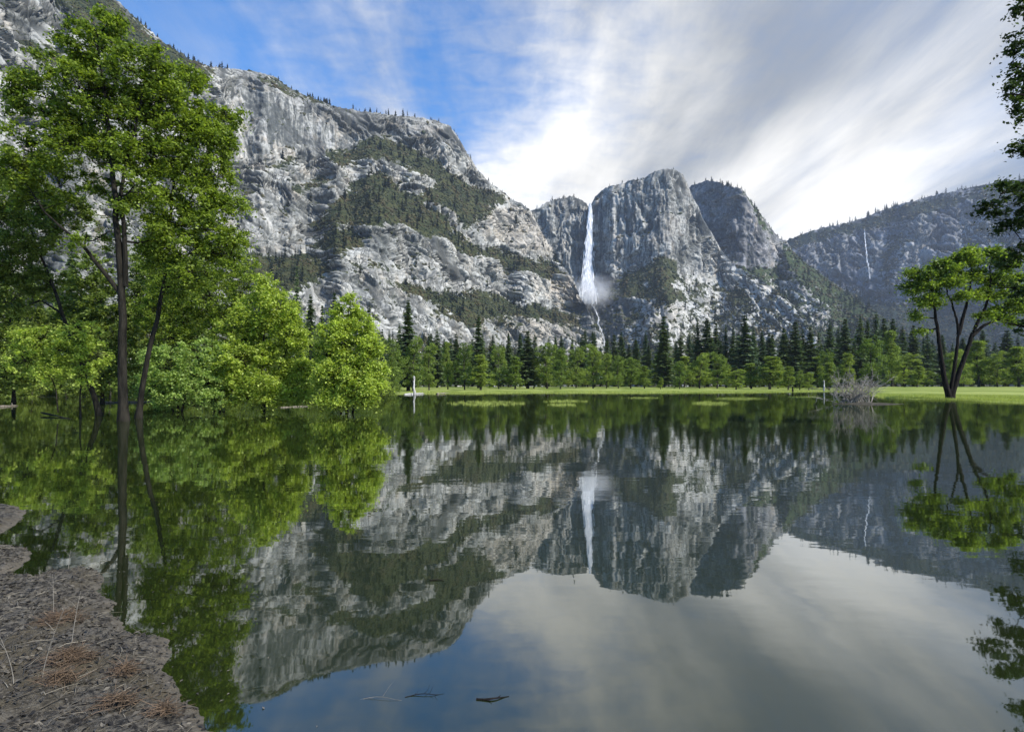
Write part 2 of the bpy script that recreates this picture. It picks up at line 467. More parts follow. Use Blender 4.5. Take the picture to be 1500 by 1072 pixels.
ridgeA = [(-300, -330), (-100, -170), (60, -75), (120, -40), (172, 0), (200, 28), (222, 48), (240, 62), (262, 78), (285, 92), (310, 98), (345, 102), (380, 106), (405, 114), (422, 128),
          (450, 141), (482, 153), (520, 162), (560, 167), (600, 171), (640, 177), (660, 186), (672, 203), (686, 228), (700, 247), (716, 267), (738, 282), (746, 291),
          (762, 297), (776, 307), (788, 328), (800, 352), (808, 376), (832, 398), (840, 412), (850, 435), (860, 452), (869, 472), (877, 492), (886, 522), (894, 570)]
SUPER_A = [
    ([(-400, 700), (-400, 455), (300, 440), (460, 480), (640, 505), (760, 510), (900, 515), (900, 700)], 0.75, 0.62),
    ([(420, 400), (560, 395), (700, 425), (870, 480), (880, 520), (640, 505), (440, 480)], 1.6, 0.22),      # talus
    ([(300, 90), (420, 120), (470, 150), (540, 190), (470, 230), (390, 245), (330, 265), (290, 200)], 6.0, 0),           # great upper wall
    ([(540, 165), (650, 178), (680, 215), (715, 268), (746, 290), (700, 272), (640, 235), (570, 203)], 4.5, 0),
    ([(471, 228), (515, 214), (548, 197), (569, 204), (602, 218), (639, 234), (663, 255), (696, 271), (747, 288), (723, 308), (700, 328), (676, 335), (663, 312), (636, 298),
      (609, 290), (640, 268), (560, 231), (530, 236), (500, 240)], 0.95, 0.95),
    ([(515, 268), (555, 250), (595, 285), (656, 318), (669, 349), (636, 349), (589, 328), (555, 335), (501, 332), (448, 335), (475, 315)], 0.95, 1.0),
    ([(602, 322), (669, 339), (696, 362), (720, 363), (767, 374), (801, 384), (831, 398), (801, 406), (767, 398), (734, 384), (700, 378), (650, 355)], 0.9, 0.95),
    ([(563, 408), (600, 420), (653, 433), (700, 426), (734, 431), (767, 445), (811, 453), (858, 470), (834, 476), (784, 466), (750, 462), (715, 464), (690, 483), (640, 460), (640, 445), (590, 428)], 0.85, 0.95),
    ([(367, 369), (401, 375), (461, 372), (488, 392), (448, 419), (428, 436), (394, 425), (360, 400)], 0.9, 0.95),
    ([(488, 338), (521, 335), (532, 359), (501, 375), (454, 366)], 1.0, 0.8),
    ([(428, 275), (475, 258), (482, 266), (435, 284)], 0.9, 0.9),
    ([(388, 243), (434, 230), (440, 238), (395, 248)], 0.9, 0.85),
    ([(345, 300), (375, 296), (378, 306), (345, 312)], 0.9, 0.7),
    ([(120, -30), (190, 20), (240, 64), (300, 96), (325, 106), (285, 116), (215, 92), (150, 55), (80, 0)], 1.4, 0.85),
    ([(20, 60), (60, 50), (120, 90), (150, 130), (100, 120)], 1.5, 0.7),
    ([(-100, 60), (20, 200), (60, 330), (-100, 330)], 3.0, 0.2),
    ([(500, 375), (560, 380), (600, 395), (560, 398), (520, 392)], 1.0, 0.6),
    ([(360, 105), (405, 112), (430, 132), (480, 152), (470, 158), (415, 140), (380, 118)], 1.6, 0.55),
]
mountain('mountain', -260, 893, 1.25, 430, ridgeA,
         [(-260, 330), (100, 420), (300, 560), (450, 800), (600, 1060), (750, 1330), (893, 1700)],
         [(-260, 900), (0, 1150), (172, 1340), (310, 1600), (480, 1800), (660, 1960), (746, 2170), (800, 2120), (840, 1980), (870, 1830), (893, 1760)],
         SUPER_A, rockA, 2.0, 3.0, pales=[([(520, 385), (640, 375), (740, 395), (830, 420), (850, 470), (700, 440), (560, 420)], 0.45), ([(440, 420), (560, 430), (640, 470), (760, 500), (870, 490), (880, 540), (440, 520)], 0.45)], calms=[([(338, 118), (400, 125), (470, 165), (530, 205), (500, 225), (440, 228), (380, 240), (335, 250)], 1.0), ([(345, 285), (430, 290), (450, 320), (420, 345), (360, 350)], 0.6), ([(715, 345), (790, 330), (800, 375), (740, 365)], 0.5)], hdir=(0.62, 0.78), diag=0.62, cut=1.35, flute=0.9,
         wets=[([(345, 102), (405, 112), (430, 130), (500, 158), (560, 168), (640, 178), (672, 205), (690, 240), (660, 218), (600, 198), (540, 192), (490, 188), (440, 155), (400, 130), (350, 118)], 0.5), ([(440, 200), (470, 190), (480, 230), (450, 228)], 0.35)], tans=[([(700, 300), (790, 310), (812, 380), (760, 370), (720, 350)], 0.45), ([(838, 402), (868, 470), (850, 470), (800, 440), (805, 410)], 0.8),
               ([(700, 460), (860, 478), (880, 500), (760, 500)], 0.5), ([(395, 228), (450, 215), (420, 240)], 0.3)])

ridgeB = [(690, 330), (740, 318), (776, 309), (790, 305), (800, 297), (815, 291), (835, 288), (850, 292), (858, 298), (864, 306), (868, 298), (872, 288), (882, 279), (900, 272), (920, 266), (945, 260),
          (955, 253), (966, 249), (978, 247), (992, 249), (1000, 255), (1008, 272), (1018, 296), (1032, 322), (1046, 348), (1060, 372), (1080, 392), (1105, 404), (1135, 424), (1165, 450), (1195, 485), (1225, 572)]
mountain('fall_cliff', 690, 1225, 1.1, 330, ridgeB,
         [(690, 1950), (800, 1900), (870, 1760), (900, 1640), (980, 1480), (1060, 1560), (1225, 1640)],
         [(690, 2560), (790, 2490), (864, 2470), (900, 2390), (975, 2250), (1008, 2360), (1046, 2400), (1080, 2280), (1135, 2100), (1225, 1700)],
         [([(680, 395), (905, 405), (940, 395), (975, 375), (1000, 400), (1060, 410), (1240, 440), (1240, 700), (680, 700)], 1.15, 0.33),
          ([(600, 700), (600, 510), (1240, 495), (1240, 700)], 0.75, 0.55),
          ([(905, 430), (908, 401), (935, 395), (969, 374), (989, 381), (995, 405), (985, 418), (1012, 435), (989, 445), (962, 435), (935, 437)], 0.9, 0.92),
          ([(1063, 429), (1096, 429), (1102, 448), (1066, 443)], 0.9, 0.8), ([(1010, 400), (1040, 410), (1060, 425), (1020, 425)], 1.0, 0.5),
          ([(868, 400), (910, 398), (905, 420), (870, 420)], 4.0, 0)],
         rockB, 6.0, 8.0, pales=[([(890, 395), (1000, 395), (1070, 380), (1130, 425), (1200, 470), (1230, 520), (930, 520), (905, 445)], 0.75)], calms=[([(872, 300), (960, 262), (1000, 300), (990, 380), (900, 398), (872, 395)], 0.7), ([(790, 310), (855, 305), (850, 390), (810, 390)], 0.5)], flute=1.45, diag=0.2, ledge=0.45, ridge_jit=2.2, warp=6.0,
         tans=[([(905, 440), (1000, 450), (1000, 490), (920, 480)], 0.35), ([(950, 300), (985, 290), (990, 340), (960, 370)], 0.25)],
         wets=[([(845, 395), (930, 440), (925, 470), (895, 500), (870, 480), (850, 450)], 0.85), ([(855, 300), (861, 300), (856, 400), (845, 420)], 0.5), ([(868, 410), (912, 402), (905, 425), (870, 430)], 0.9)])

ridgeC = [(960, 330), (1000, 285), (1012, 272), (1024, 267), (1036, 264), (1050, 267), (1062, 271), (1085, 276), (1092, 284), (1098, 294), (1110, 308), (1122, 324), (1132, 336), (1140, 347), (1152, 354),
          (1160, 368), (1178, 384), (1196, 396), (1215, 410), (1240, 428), (1265, 446), (1290, 463), (1330, 488), (1380, 512), (1440, 540), (1480, 572)]
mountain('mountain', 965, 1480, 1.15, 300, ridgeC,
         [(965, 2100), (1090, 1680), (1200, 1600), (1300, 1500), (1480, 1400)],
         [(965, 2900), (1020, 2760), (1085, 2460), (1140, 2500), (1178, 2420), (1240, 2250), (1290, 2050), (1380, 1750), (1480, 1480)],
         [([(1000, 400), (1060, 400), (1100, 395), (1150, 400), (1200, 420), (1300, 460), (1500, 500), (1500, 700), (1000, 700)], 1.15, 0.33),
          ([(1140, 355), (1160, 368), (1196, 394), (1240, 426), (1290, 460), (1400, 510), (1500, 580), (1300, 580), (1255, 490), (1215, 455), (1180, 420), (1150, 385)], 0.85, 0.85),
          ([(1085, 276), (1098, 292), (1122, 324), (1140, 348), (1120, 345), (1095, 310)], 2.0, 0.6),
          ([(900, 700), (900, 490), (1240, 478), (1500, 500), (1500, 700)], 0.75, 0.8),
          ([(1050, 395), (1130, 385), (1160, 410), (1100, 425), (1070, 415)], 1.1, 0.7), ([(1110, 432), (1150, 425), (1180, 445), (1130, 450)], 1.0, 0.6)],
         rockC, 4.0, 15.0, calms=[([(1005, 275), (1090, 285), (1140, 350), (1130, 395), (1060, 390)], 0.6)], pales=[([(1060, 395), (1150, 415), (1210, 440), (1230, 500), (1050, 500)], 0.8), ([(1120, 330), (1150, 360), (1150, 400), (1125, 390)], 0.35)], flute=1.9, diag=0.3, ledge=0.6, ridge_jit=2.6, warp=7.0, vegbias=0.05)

ridgeD = [(1060, 380), (1120, 362), (1152, 353), (1180, 341), (1205, 334), (1240, 327), (1262, 320), (1290, 309), (1330, 296), (1370, 286), (1410, 277), (1450, 269), (1500, 262), (1560, 250), (1700, 240), (1800, 260)]
mountain('far_mountain', 1060, 1800, 1.7, 230, ridgeD,
         [(1060, 3000), (1300, 2700), (1500, 2300), (1800, 1900)],
         [(1060, 4100), (1260, 3800), (1500, 3300), (1800, 2900)],
         [([(1100, 360), (1205, 336), (1262, 322), (1330, 298), (1450, 271), (1560, 252), (1800, 262), (1800, 320), (1500, 300), (1420, 295), (1380, 310), (1300, 330), (1200, 355), (1100, 385)], 1.3, 0.85),
          ([(1295, 340), (1335, 345), (1310, 420), (1290, 430)], 1.5, 0.6),
          ([(1000, 700), (1000, 430), (1180, 410), (1290, 440), (1350, 450), (1800, 440), (1800, 700)], 0.9, 0.95),
          ([(1400, 330), (1500, 300), (1500, 380), (1410, 400)], 1.6, 0.5)],
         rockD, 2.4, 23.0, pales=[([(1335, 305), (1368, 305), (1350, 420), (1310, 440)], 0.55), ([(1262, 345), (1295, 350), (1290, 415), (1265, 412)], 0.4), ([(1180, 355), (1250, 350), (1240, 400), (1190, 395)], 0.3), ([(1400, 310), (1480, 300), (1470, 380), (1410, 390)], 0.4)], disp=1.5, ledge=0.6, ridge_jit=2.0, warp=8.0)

# ------------------------------------------------------------------ plants on the mountains
def foliage_material(name, c1, c2, c3=None, trans=0.25, rough=0.6, region=None):
    """leaf colour varies with each leaf's own tone; some light passes through"""
    m, t = new_mat(name)
    tone = t.n('ShaderNodeAttribute', attribute_name='tone').outputs['Fac']
    inf = t.n('ShaderNodeObjectInfo')
    col = t.mix(tone, c1, c2)
    if c3 is not None:
        col = t.mix(t.math('MULTIPLY', inf.outputs['Random'], 0.8), col, t.mix(tone, tuple(0.55 * c for c in c3), c3))
    if region is not None:
        rn = t.noise(t.n('ShaderNodeTexCoord').outputs['Object'], 0.012, 5, 0.65)
        col = t.mix(t.smooth(rn, 0.42, 0.62), col, t.mix(tone, tuple(0.5 * c for c in region), region))
    d = t.n('ShaderNodeBsdfPrincipled', {'Base Color': col, 'Roughness': rough})
    d.inputs['Specular IOR Level'].default_value = 0.25
    tr = t.n('ShaderNodeBsdfTranslucent', {'Color': t.mix(1.0, col, (1.6, 1.65, 0.7), 'MULTIPLY')})
    mx = t.n('ShaderNodeMixShader', {0: trans, 1: d.outputs[0], 2: tr.outputs[0]})
    t.n('ShaderNodeOutputMaterial', {'Surface': mx.outputs[0]})
    return m


def bark_material(name, c1, c2, scale=6.0):
    m, t = new_mat(name)
    ob = t.n('ShaderNodeTexCoord').outputs['Object']
    n = t.noise(t.mapping(ob, scale=(scale, scale, scale * 0.18)), 1.0, 6, 0.7)
    col = t.mix(t.smooth(n, 0.35, 0.68), c1, c2)
    bmp = t.n('ShaderNodeBump', {'Strength': 0.8, 'Distance': 0.04, 'Height': n})
    b = t.n('ShaderNodeBsdfPrincipled', {'Base Color': col, 'Roughness': 0.9, 'Normal': bmp.outputs[0]})
    b.inputs['Specular IOR Level'].default_value = 0.12
    t.n('ShaderNodeOutputMaterial', {'Surface': b.outputs[0]})
    return m


M_SHRUB = foliage_material('mountain_scrub', (0.006, 0.013, 0.004), (0.042, 0.052, 0.014), trans=0.1, region=(0.082, 0.066, 0.022))
M_FARCON = foliage_material('conifer_green', (0.010, 0.020, 0.010), (0.030, 0.048, 0.022), (0.035, 0.05, 0.018), trans=0.1)

ICO_V = None


def blob_cloud(name, pts, sizes, mat, seed=1, zs=0.8):
    """many rounded, lumpy bushes in one mesh: each an uneven ball of small faces"""
    global ICO_V
    g = np.random.default_rng(seed)
    if ICO_V is None:
        ph = (1 + 5 ** 0.5) / 2
        v = np.array([(-1, ph, 0), (1, ph, 0), (-1, -ph, 0), (1, -ph, 0), (0, -1, ph), (0, 1, ph), (0, -1, -ph), (0, 1, -ph), (ph, 0, -1), (ph, 0, 1), (-ph, 0, -1), (-ph, 0, 1)], float)
        f = np.array([(0, 11, 5), (0, 5, 1), (0, 1, 7), (0, 7, 10), (0, 10, 11), (1, 5, 9), (5, 11, 4), (11, 10, 2), (10, 7, 6), (7, 1, 8), (3, 9, 4), (3, 4, 2), (3, 2, 6), (3, 6, 8), (3, 8, 9), (4, 9, 5), (2, 4, 11), (6, 2, 10), (8, 6, 7), (9, 8, 1)])
        ICO_V = (v / np.linalg.norm(v[0]), f)
    v, f = ICO_V
    n = len(pts)
    r = sizes[:, None, None] * (1 + 0.45 * g.uniform(-1, 1, (n, 12, 1)))
    V = v[None] * r * np.array([1, 1, zs]) + pts[:, None, :]
    Fc = f[None] + (np.arange(n) * 12)[:, None, None]
    tone = np.clip(np.repeat(g.uniform(0, 1, n), 20) * 0.7 + g.uniform(0, 0.3, n * 20), 0, 1)
    return mesh_obj(name, V.reshape(-1, 3), Fc.reshape(-1, 3), mat, face_attr={'tone': tone})


def surface_points(name, n, vmin, seed, pymin=-50, pymax=600, xr=(-1e9, 1e9)):
    sf = SURF[name]; g = np.random.default_rng(seed)
    PXg = np.repeat(sf['px'][None], sf['X'].shape[0], 0)
    ok = (sf['V'] > vmin) & (sf['PY'] > pymin) & (sf['PY'] < pymax) & (PXg > xr[0]) & (PXg < xr[1])
    ii = np.flatnonzero(ok.ravel())
    wgt = sf['Y'].ravel()[ii] ** 0.5
    ii = g.choice(ii, min(n, len(ii)), replace=False)
    return np.stack([sf['X'].ravel()[ii], sf['Y'].ravel()[ii], sf['Z'].ravel()[ii]], -1), sf['Y'].ravel()[ii]


g0 = np.random.default_rng(5)
pp, ss = [], []
for nm, n, k in (('mountain', 30000, 1.0), ('fall_cliff', 10000, 0.8), ('mountain.001', 9000, 0.9), ('far_mountain', 8000, 1.1)):
    if nm not in SURF: continue
    p, dd = surface_points(nm, n, 0.52, 31)
    pp.append(p); ss.append(dd / 1800 * g0.uniform(0.0, 1.0, len(p)) ** 2 * 5.0 + dd / 1800 * 1.6 ** 1.0 * k)
o = blob_cloud('mountain_scrub', np.concatenate(pp), np.concatenate(ss), M_SHRUB, 3)
tag(o, 'dark green scrub growing on the ledges and slopes of the granite mountains', 'scrub', kind='stuff')

# ------------------------------------------------------------------ ground, meadow and water
SHORE = [(-900, 70), (-200, 76), (0, 80), (60, 92), (300, 95), (560, 105), (606, 132), (640, 132), (700, 138), (800, 150), (900, 146), (1000, 152), (1100, 160), (1180, 185), (1225, 200),
         (1262, 150), (1285, 92), (1300, 82), (1340, 75), (1400, 72), (1440, 64), (1500, 57), (1700, 52), (3000, 48)]


def ground_h(x, y):
    x = np.asarray(x, float); y = np.asarray(y, float)
    yy = np.maximum(y, 1.0); px = 750 + x / yy * F
    ds = itp(px, SHORE) + 5 * perlin(x / 9, y / 30, x * 0) + 1.5 * perlin(x / 2.2, y / 9, x * 0 + 3)
    sd = y - ds
    h = np.clip(sd * 0.035, -0.5, 0.10) + 1.75 * sstep(sd, 8, 190) + 0.035 * fbm(x / 3, y / 3, x * 0, 3) * (sd > 0)
    return np.where(y < 1.5, -0.5, h)


def ground_material():
    m, t = new_mat('meadow_ground')
    ob = t.n('ShaderNodeTexCoord').outputs['Object']
    g = t.noise(t.mapping(ob, scale=(0.09, 0.03, 0.1)), 1.0, 6, 0.65)
    g2 = t.noise(ob, 1.3, 4, 0.7)
    col = t.mix(t.smooth(g, 0.38, 0.62), (0.16, 0.21, 0.035), (0.33, 0.37, 0.10))
    col = t.mix(t.math('MULTIPLY', g2, 0.5), col, (0.10, 0.12, 0.03))
    z = t.n('ShaderNodeSeparateXYZ', {'Vector': ob}).outputs['Z']
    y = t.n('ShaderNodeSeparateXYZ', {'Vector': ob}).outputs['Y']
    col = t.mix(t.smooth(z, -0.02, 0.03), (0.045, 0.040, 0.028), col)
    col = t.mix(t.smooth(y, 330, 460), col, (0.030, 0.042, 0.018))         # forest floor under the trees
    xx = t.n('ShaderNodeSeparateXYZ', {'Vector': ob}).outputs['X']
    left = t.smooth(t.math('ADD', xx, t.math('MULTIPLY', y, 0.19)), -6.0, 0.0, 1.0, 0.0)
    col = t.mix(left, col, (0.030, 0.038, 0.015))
    bmp = t.n('ShaderNodeBump', {'Strength': 0.8, 'Distance': 0.2, 'Height': g2})
    b = t.n('ShaderNodeBsdfPrincipled', {'Base Color': col, 'Roughness': 0.95, 'Normal': bmp.outputs[0]})
    b.inputs['Specular IOR Level'].default_value = 0.1
    t.n('ShaderNodeOutputMaterial', {'Surface': b.outputs[0]})
    return m


_yy = np.concatenate([[-14.0, -6.0], np.geomspace(2.0, 40, 30)[:-1], np.geomspace(40, 260, 210)[:-1], np.geomspace(260, 4800, 90)])
_tt = np.linspace(-0.98, 1.06, 420)
GX = np.clip(_tt[None] * (np.maximum(_yy, 0)[:, None] + 14), -2500, 5500); GY = np.repeat(_yy[:, None], 420, 1)
GZ = ground_h(GX, GY)
_id = np.arange(GX.size).reshape(GX.shape)
o = mesh_obj('ground', np.stack([GX, GY, GZ], -1).reshape(-1, 3), np.stack([_id[:-1, :-1], _id[:-1, 1:], _id[1:, 1:], _id[1:, :-1]], -1).reshape(-1, 4), ground_material(), smooth=True)
tag(o, kind='structure')


def water_material():
    m, t = new_mat('lake_water')
    tc = t.n('ShaderNodeTexCoord'); ob = tc.outputs['Object']
    h = t.math('ADD', t.math('MULTIPLY', t.noise(t.mapping(ob, scale=(0.7, 1.3, 1)), 1.0, 3, 0.5), 1.0),
               t.math('MULTIPLY', t.noise(t.mapping(ob, scale=(2.6, 4.4, 1)), 1.0, 2, 0.5), 0.16))
    calm = t.smooth(t.noise(t.mapping(ob, scale=(0.05, 0.16, 1)), 1.0, 3, 0.5), 0.35, 0.7, 0.35, 1.15)
    bmp = t.n('ShaderNodeBump', {'Strength': 1.0, 'Distance': 0.0038, 'Height': t.math('MULTIPLY', h, calm)})
    fr = t.n('ShaderNodeFresnel', {'IOR': 1.33, 'Normal': bmp.outputs[0]})
    fac = t.math('MINIMUM', t.math('ADD', t.math('MULTIPLY', fr.outputs[0], 1.75), 0.09), 0.62)
    n = t.noise(ob, 0.15, 3, 0.5)
    col = t.mix(n, (0.009, 0.014, 0.004), (0.016, 0.022, 0.006))
    dif = t.n('ShaderNodeBsdfDiffuse', {'Color': col})
    gl = t.n('ShaderNodeBsdfGlossy', {'Color': (0.95, 0.965, 0.95, 1), 'Roughness': 0.022, 'Normal': bmp.outputs[0]})
    mx = t.n('ShaderNodeMixShader', {0: fac, 1: dif.outputs[0], 2: gl.outputs[0]})
    t.n('ShaderNodeOutputMaterial', {'Surface': mx.outputs[0]})
    return m


v = np.array([(-420, -12, 0), (420, -12, 0), (420, 330, 0), (-420, 330, 0)], float)
tag(mesh_obj('water', v, np.array([[0, 1, 2, 3]]), water_material()), kind='structure')

# ------------------------------------------------------------------ tree builders
def tubes(lines, sides=6):
    """lines: list of (points (n,3), radii (n,)) -> verts, quads of open-ended tapering tubes"""
    VV, FF, off = [], [], 0
    for pts, rad in lines:
        pts = np.asarray(pts, float); rad = np.asarray(rad, float); n = len(pts)
        tg = np.gradient(pts, axis=0); tg /= np.linalg.norm(tg, axis=1, keepdims=True) + 1e-9
        ref = np.where(np.abs(tg[:, 2:3]) > 0.9, np.array([[1.0, 0, 0]]), np.array([[0, 0, 1.0]]))
        u = np.cross(tg, ref); u /= np.linalg.norm(u, axis=1, keepdims=True) + 1e-9
        w_ = np.cross(tg, u)
        a = np.linspace(0, 2 * np.pi, sides, endpoint=False)
        ring = pts[:, None] + rad[:, None, None] * (np.cos(a)[None, :, None] * u[:, None] + np.sin(a)[None, :, None] * w_[:, None])
        VV.append(ring.reshape(-1, 3))
        i = np.arange(n * sides).reshape(n, sides) + off
        j = np.roll(i, -1, axis=1)
        FF.append(np.stack([i[:-1], j[:-1], j[1:], i[1:]], -1).reshape(-1, 4)); off += n * sides
    return np.concatenate(VV), np.concatenate(FF)


def smooth_line(pts, n):
    pts = np.asarray(pts, float); t = np.linspace(0, 1, len(pts)); tt = np.linspace(0, 1, n)
    out = np.stack([np.interp(tt, t, pts[:, k]) for k in range(3)], -1)
    for _ in range(2):
        out[1:-1] = 0.25 * out[:-2] + 0.5 * out[1:-1] + 0.25 * out[2:]
    return out


def leaves(pos, size, g, up=0.5, aspect=0.62, droop=0.0):
    """one diamond-shaped, slightly folded leaf at every position -> verts, tris"""
    n = len(pos)
    nrm = g.normal(size=(n, 3)); nrm[:, 2] = np.abs(nrm[:, 2]) + up; nrm /= np.linalg.norm(nrm, axis=1, keepdims=True)
    dr = g.normal(size=(n, 3)); dr[:, 2] -= droop
    dr -= nrm * (dr * nrm).sum(1, keepdims=True); dr /= np.linalg.norm(dr, axis=1, keepdims=True) + 1e-9
    sd = np.cross(nrm, dr)
    L = (size * g.uniform(0.55, 1.45, n))[:, None]; W = L * aspect * 0.5
    fold = 0.12 * L * nrm
    V = np.stack([pos - dr * L * 0.5, pos + sd * W + fold, pos + dr * L * 0.5, pos - sd * W + fold], 1)
    F_ = np.array([[0, 1, 2], [0, 2, 3]])[None] + (np.arange(n) * 4)[:, None, None]
    return V.reshape(-1, 3), F_.reshape(-1, 3)


BARK = bark_material('bark', (0.006, 0.0055, 0.004), (0.026, 0.023, 0.017))
BARK_D = bark_material('bark_dark', (0.005, 0.004, 0.0035), (0.020, 0.016, 0.013))
BARK_FAR = bark_material('bark_far', (0.03, 0.025, 0.02), (0.08, 0.07, 0.055), 1.5)
M_LEAF = foliage_material('cottonwood_leaf', (0.055, 0.092, 0.014), (0.245, 0.32, 0.045), trans=0.46, rough=0.45)
M_LEAF_Y = foliage_material('young_leaf', (0.15, 0.205, 0.03), (0.44, 0.53, 0.105), trans=0.48, rough=0.45)
M_LEAF_W = foliage_material('willow_leaf', (0.14, 0.21, 0.05), (0.36, 0.47, 0.14), trans=0.46, rough=0.5)
M_LEAF_O = foliage_material('oak_leaf', (0.065, 0.105, 0.014), (0.24, 0.325, 0.05), trans=0.44, rough=0.5)
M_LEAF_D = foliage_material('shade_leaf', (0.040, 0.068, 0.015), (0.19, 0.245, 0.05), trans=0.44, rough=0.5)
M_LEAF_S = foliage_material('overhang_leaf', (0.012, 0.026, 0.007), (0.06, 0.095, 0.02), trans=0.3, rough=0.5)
M_LEAF_B = foliage_material('belt_leaf', (0.045, 0.078, 0.018), (0.17, 0.24, 0.045), (0.29, 0.36, 0.075), trans=0.40)
M_NEEDLE = foliage_material('needles', (0.036, 0.066, 0.034), (0.11, 0.16, 0.070), (0.13, 0.18, 0.06), trans=0.22)


def photo_tree(name, label, px0, py0, stems, blobs, leaf_mat, leaf_n, leaf_size, bark=None, seed=1, group=None, r0=0.22, cl_r=0.55, gap=0.25, d=None, flat=0.65,
               twig=0.012, up=0.5, depthk=0.9, sub=1.0, z0=None, cat='tree', leafdroop=0.3, tone_bias=0.0):
    """A broadleaf tree: stems and leaf masses are given where they grow (picture rows/columns turned into metres at the tree's own distance)."""
    g = np.random.default_rng(seed); bark = bark or BARK
    if d is None: d = CAMZ * F / (py0 - HOR)
    bx = (px0 - 750) / F * d; bz = 0.0 if z0 is None else z0
    sc = d / F
    def loc(px, py, dy=0.0): return np.array([(px - px0) * sc, dy, CAMZ + (HOR - py) * sc - bz])
    root = bpy.data.objects.new(name, None); COL.objects.link(root); root.location = (bx, d, bz)
    tag(root, label, cat, group)
    lines, nodes, nrad = [], [], []
    for k, (r, st) in enumerate(stems):
        dy = [(p[2] if len(p) > 2 else 0.0) for p in st]
        pts = smooth_line([loc(p[0], p[1], q) for p, q in zip(st, dy)], 8 * len(st))
        pts = pts + 0.05 * r0 / 0.2 * np.stack([fbm(pts[:, 2] / 1.1 + k, pts[:, 0] * 0 + seed + c, pts[:, 0] * 0, 2) for c in range(3)], -1) * np.linspace(0, 2, len(pts))[:, None]
        rr = r * (np.linspace(1, 0.22, len(pts)))
        if st[0][1] >= py0 - 3:
            pts[0, 2] -= 0.4; rr = rr * (1 + 0.5 * np.exp(-np.maximum(pts[:, 2] - pts[0, 2] - 0.4, 0) / 0.35))      # root flare
        lines.append((pts, rr)); nodes.append(pts); nrad.append(rr)
    NP, NR = np.concatenate(nodes), np.concatenate(nrad)
    tv, tf = tubes(lines, 9)
    mesh_obj('trunk', tv, tf, bark, root, smooth=True)
    # limbs into every leaf mass
    br, cl, cw = [], [], []
    LP, LR = [NP], [NR]
    for (bpx, bpy_, rx, ry, *rest) in blobs:
        dy = rest[0] if rest else g.uniform(-0.5, 0.5) * rx * sc
        wgt = rest[1] if len(rest) > 1 else 1.0
        c = loc(bpx, bpy_, dy); R = np.array([rx * sc, rx * sc * depthk, ry * sc])
        dist = np.linalg.norm((NP - c) * np.array([1, 1, 1.0]), axis=1) + 1.6 * np.maximum(NP[:, 2] - c[2] + 0.2 * R[2], 0)
        i = int(np.argmin(dist)); s0 = NP[i]
        mid = 0.5 * (s0 + c) + g.normal(size=3) * 0.07 * np.linalg.norm(c - s0) + np.array([0, 0, -0.05 * np.linalg.norm(c - s0)])
        ln = smooth_line([s0, mid, c, c + (c - mid) * 0.5 * g.uniform(0.3, 1)], 14)
        rl = np.linspace(min(NR[i] * 0.6, 0.12), 0.015, 14)
        br.append((ln, rl)); LP.append(ln); LR.append(rl)
        m = max(3, int(sub * 9.0 * (R[0] * R[1] * R[2]) ** (2 / 3) / cl_r ** 2 * wgt))
        u = g.normal(size=(m, 3)); u /= np.linalg.norm(u, axis=1, keepdims=True)
        q = c + u * R * (g.uniform(0.25, 1.0, (m, 1)) ** 0.55)
        nz = fbm(q[:, 0] / (2.2 * cl_r) + seed, q[:, 1] / (2.6 * cl_r), q[:, 2] / (2.2 * cl_r), 2)
        q = q[nz > np.quantile(nz, gap)]
        cl.append(q)
    CLP = np.concatenate(cl)
    LP = np.concatenate(LP); LR = np.concatenate(LR)
    if twig > 0:
        for q in CLP:
            dist = np.linalg.norm(LP - q, axis=1) + 1.2 * np.maximum(LP[:, 2] - q[2], 0)
            i = int(np.argmin(dist)); s0 = LP[i]; m = 0.55 * s0 + 0.45 * q + np.array([0, 0, 0.08 * dist[i]]) + g.normal(size=3) * 0.05 * dist[i]
            br.append((np.array([s0, m, q]), np.array([min(LR[i] * 0.7, twig * 2.2), twig, twig * 0.4])))
    bv, bf = tubes(br, 4)
    mesh_obj('branches', bv, bf, bark, root, smooth=True)
    per = max(4, int(leaf_n / len(CLP)))
    off = g.normal(size=(len(CLP), per, 3)); off /= np.linalg.norm(off, axis=2, keepdims=True)
    off *= np.abs(g.normal(0, 0.62, (len(CLP), per, 1))) * cl_r * g.uniform(0.6, 1.35, (len(CLP), 1, 1))
    off[..., 2] *= flat; off[..., 2] -= 0.25 * (off[..., 0] ** 2 + off[..., 1] ** 2) / cl_r
    pos = (CLP[:, None] + off).reshape(-1, 3)
    V, T = leaves(pos, leaf_size, g, up=up, droop=leafdroop)
    tone = np.clip(0.52 + tone_bias + 0.20 * g.normal(size=(len(CLP), 1)) + 0.32 * g.normal(size=(len(CLP), per)), 0, 1).ravel()
    mesh_obj('crown', V, T, leaf_mat, root, face_attr={'tone': np.repeat(tone, 2)})
    return root


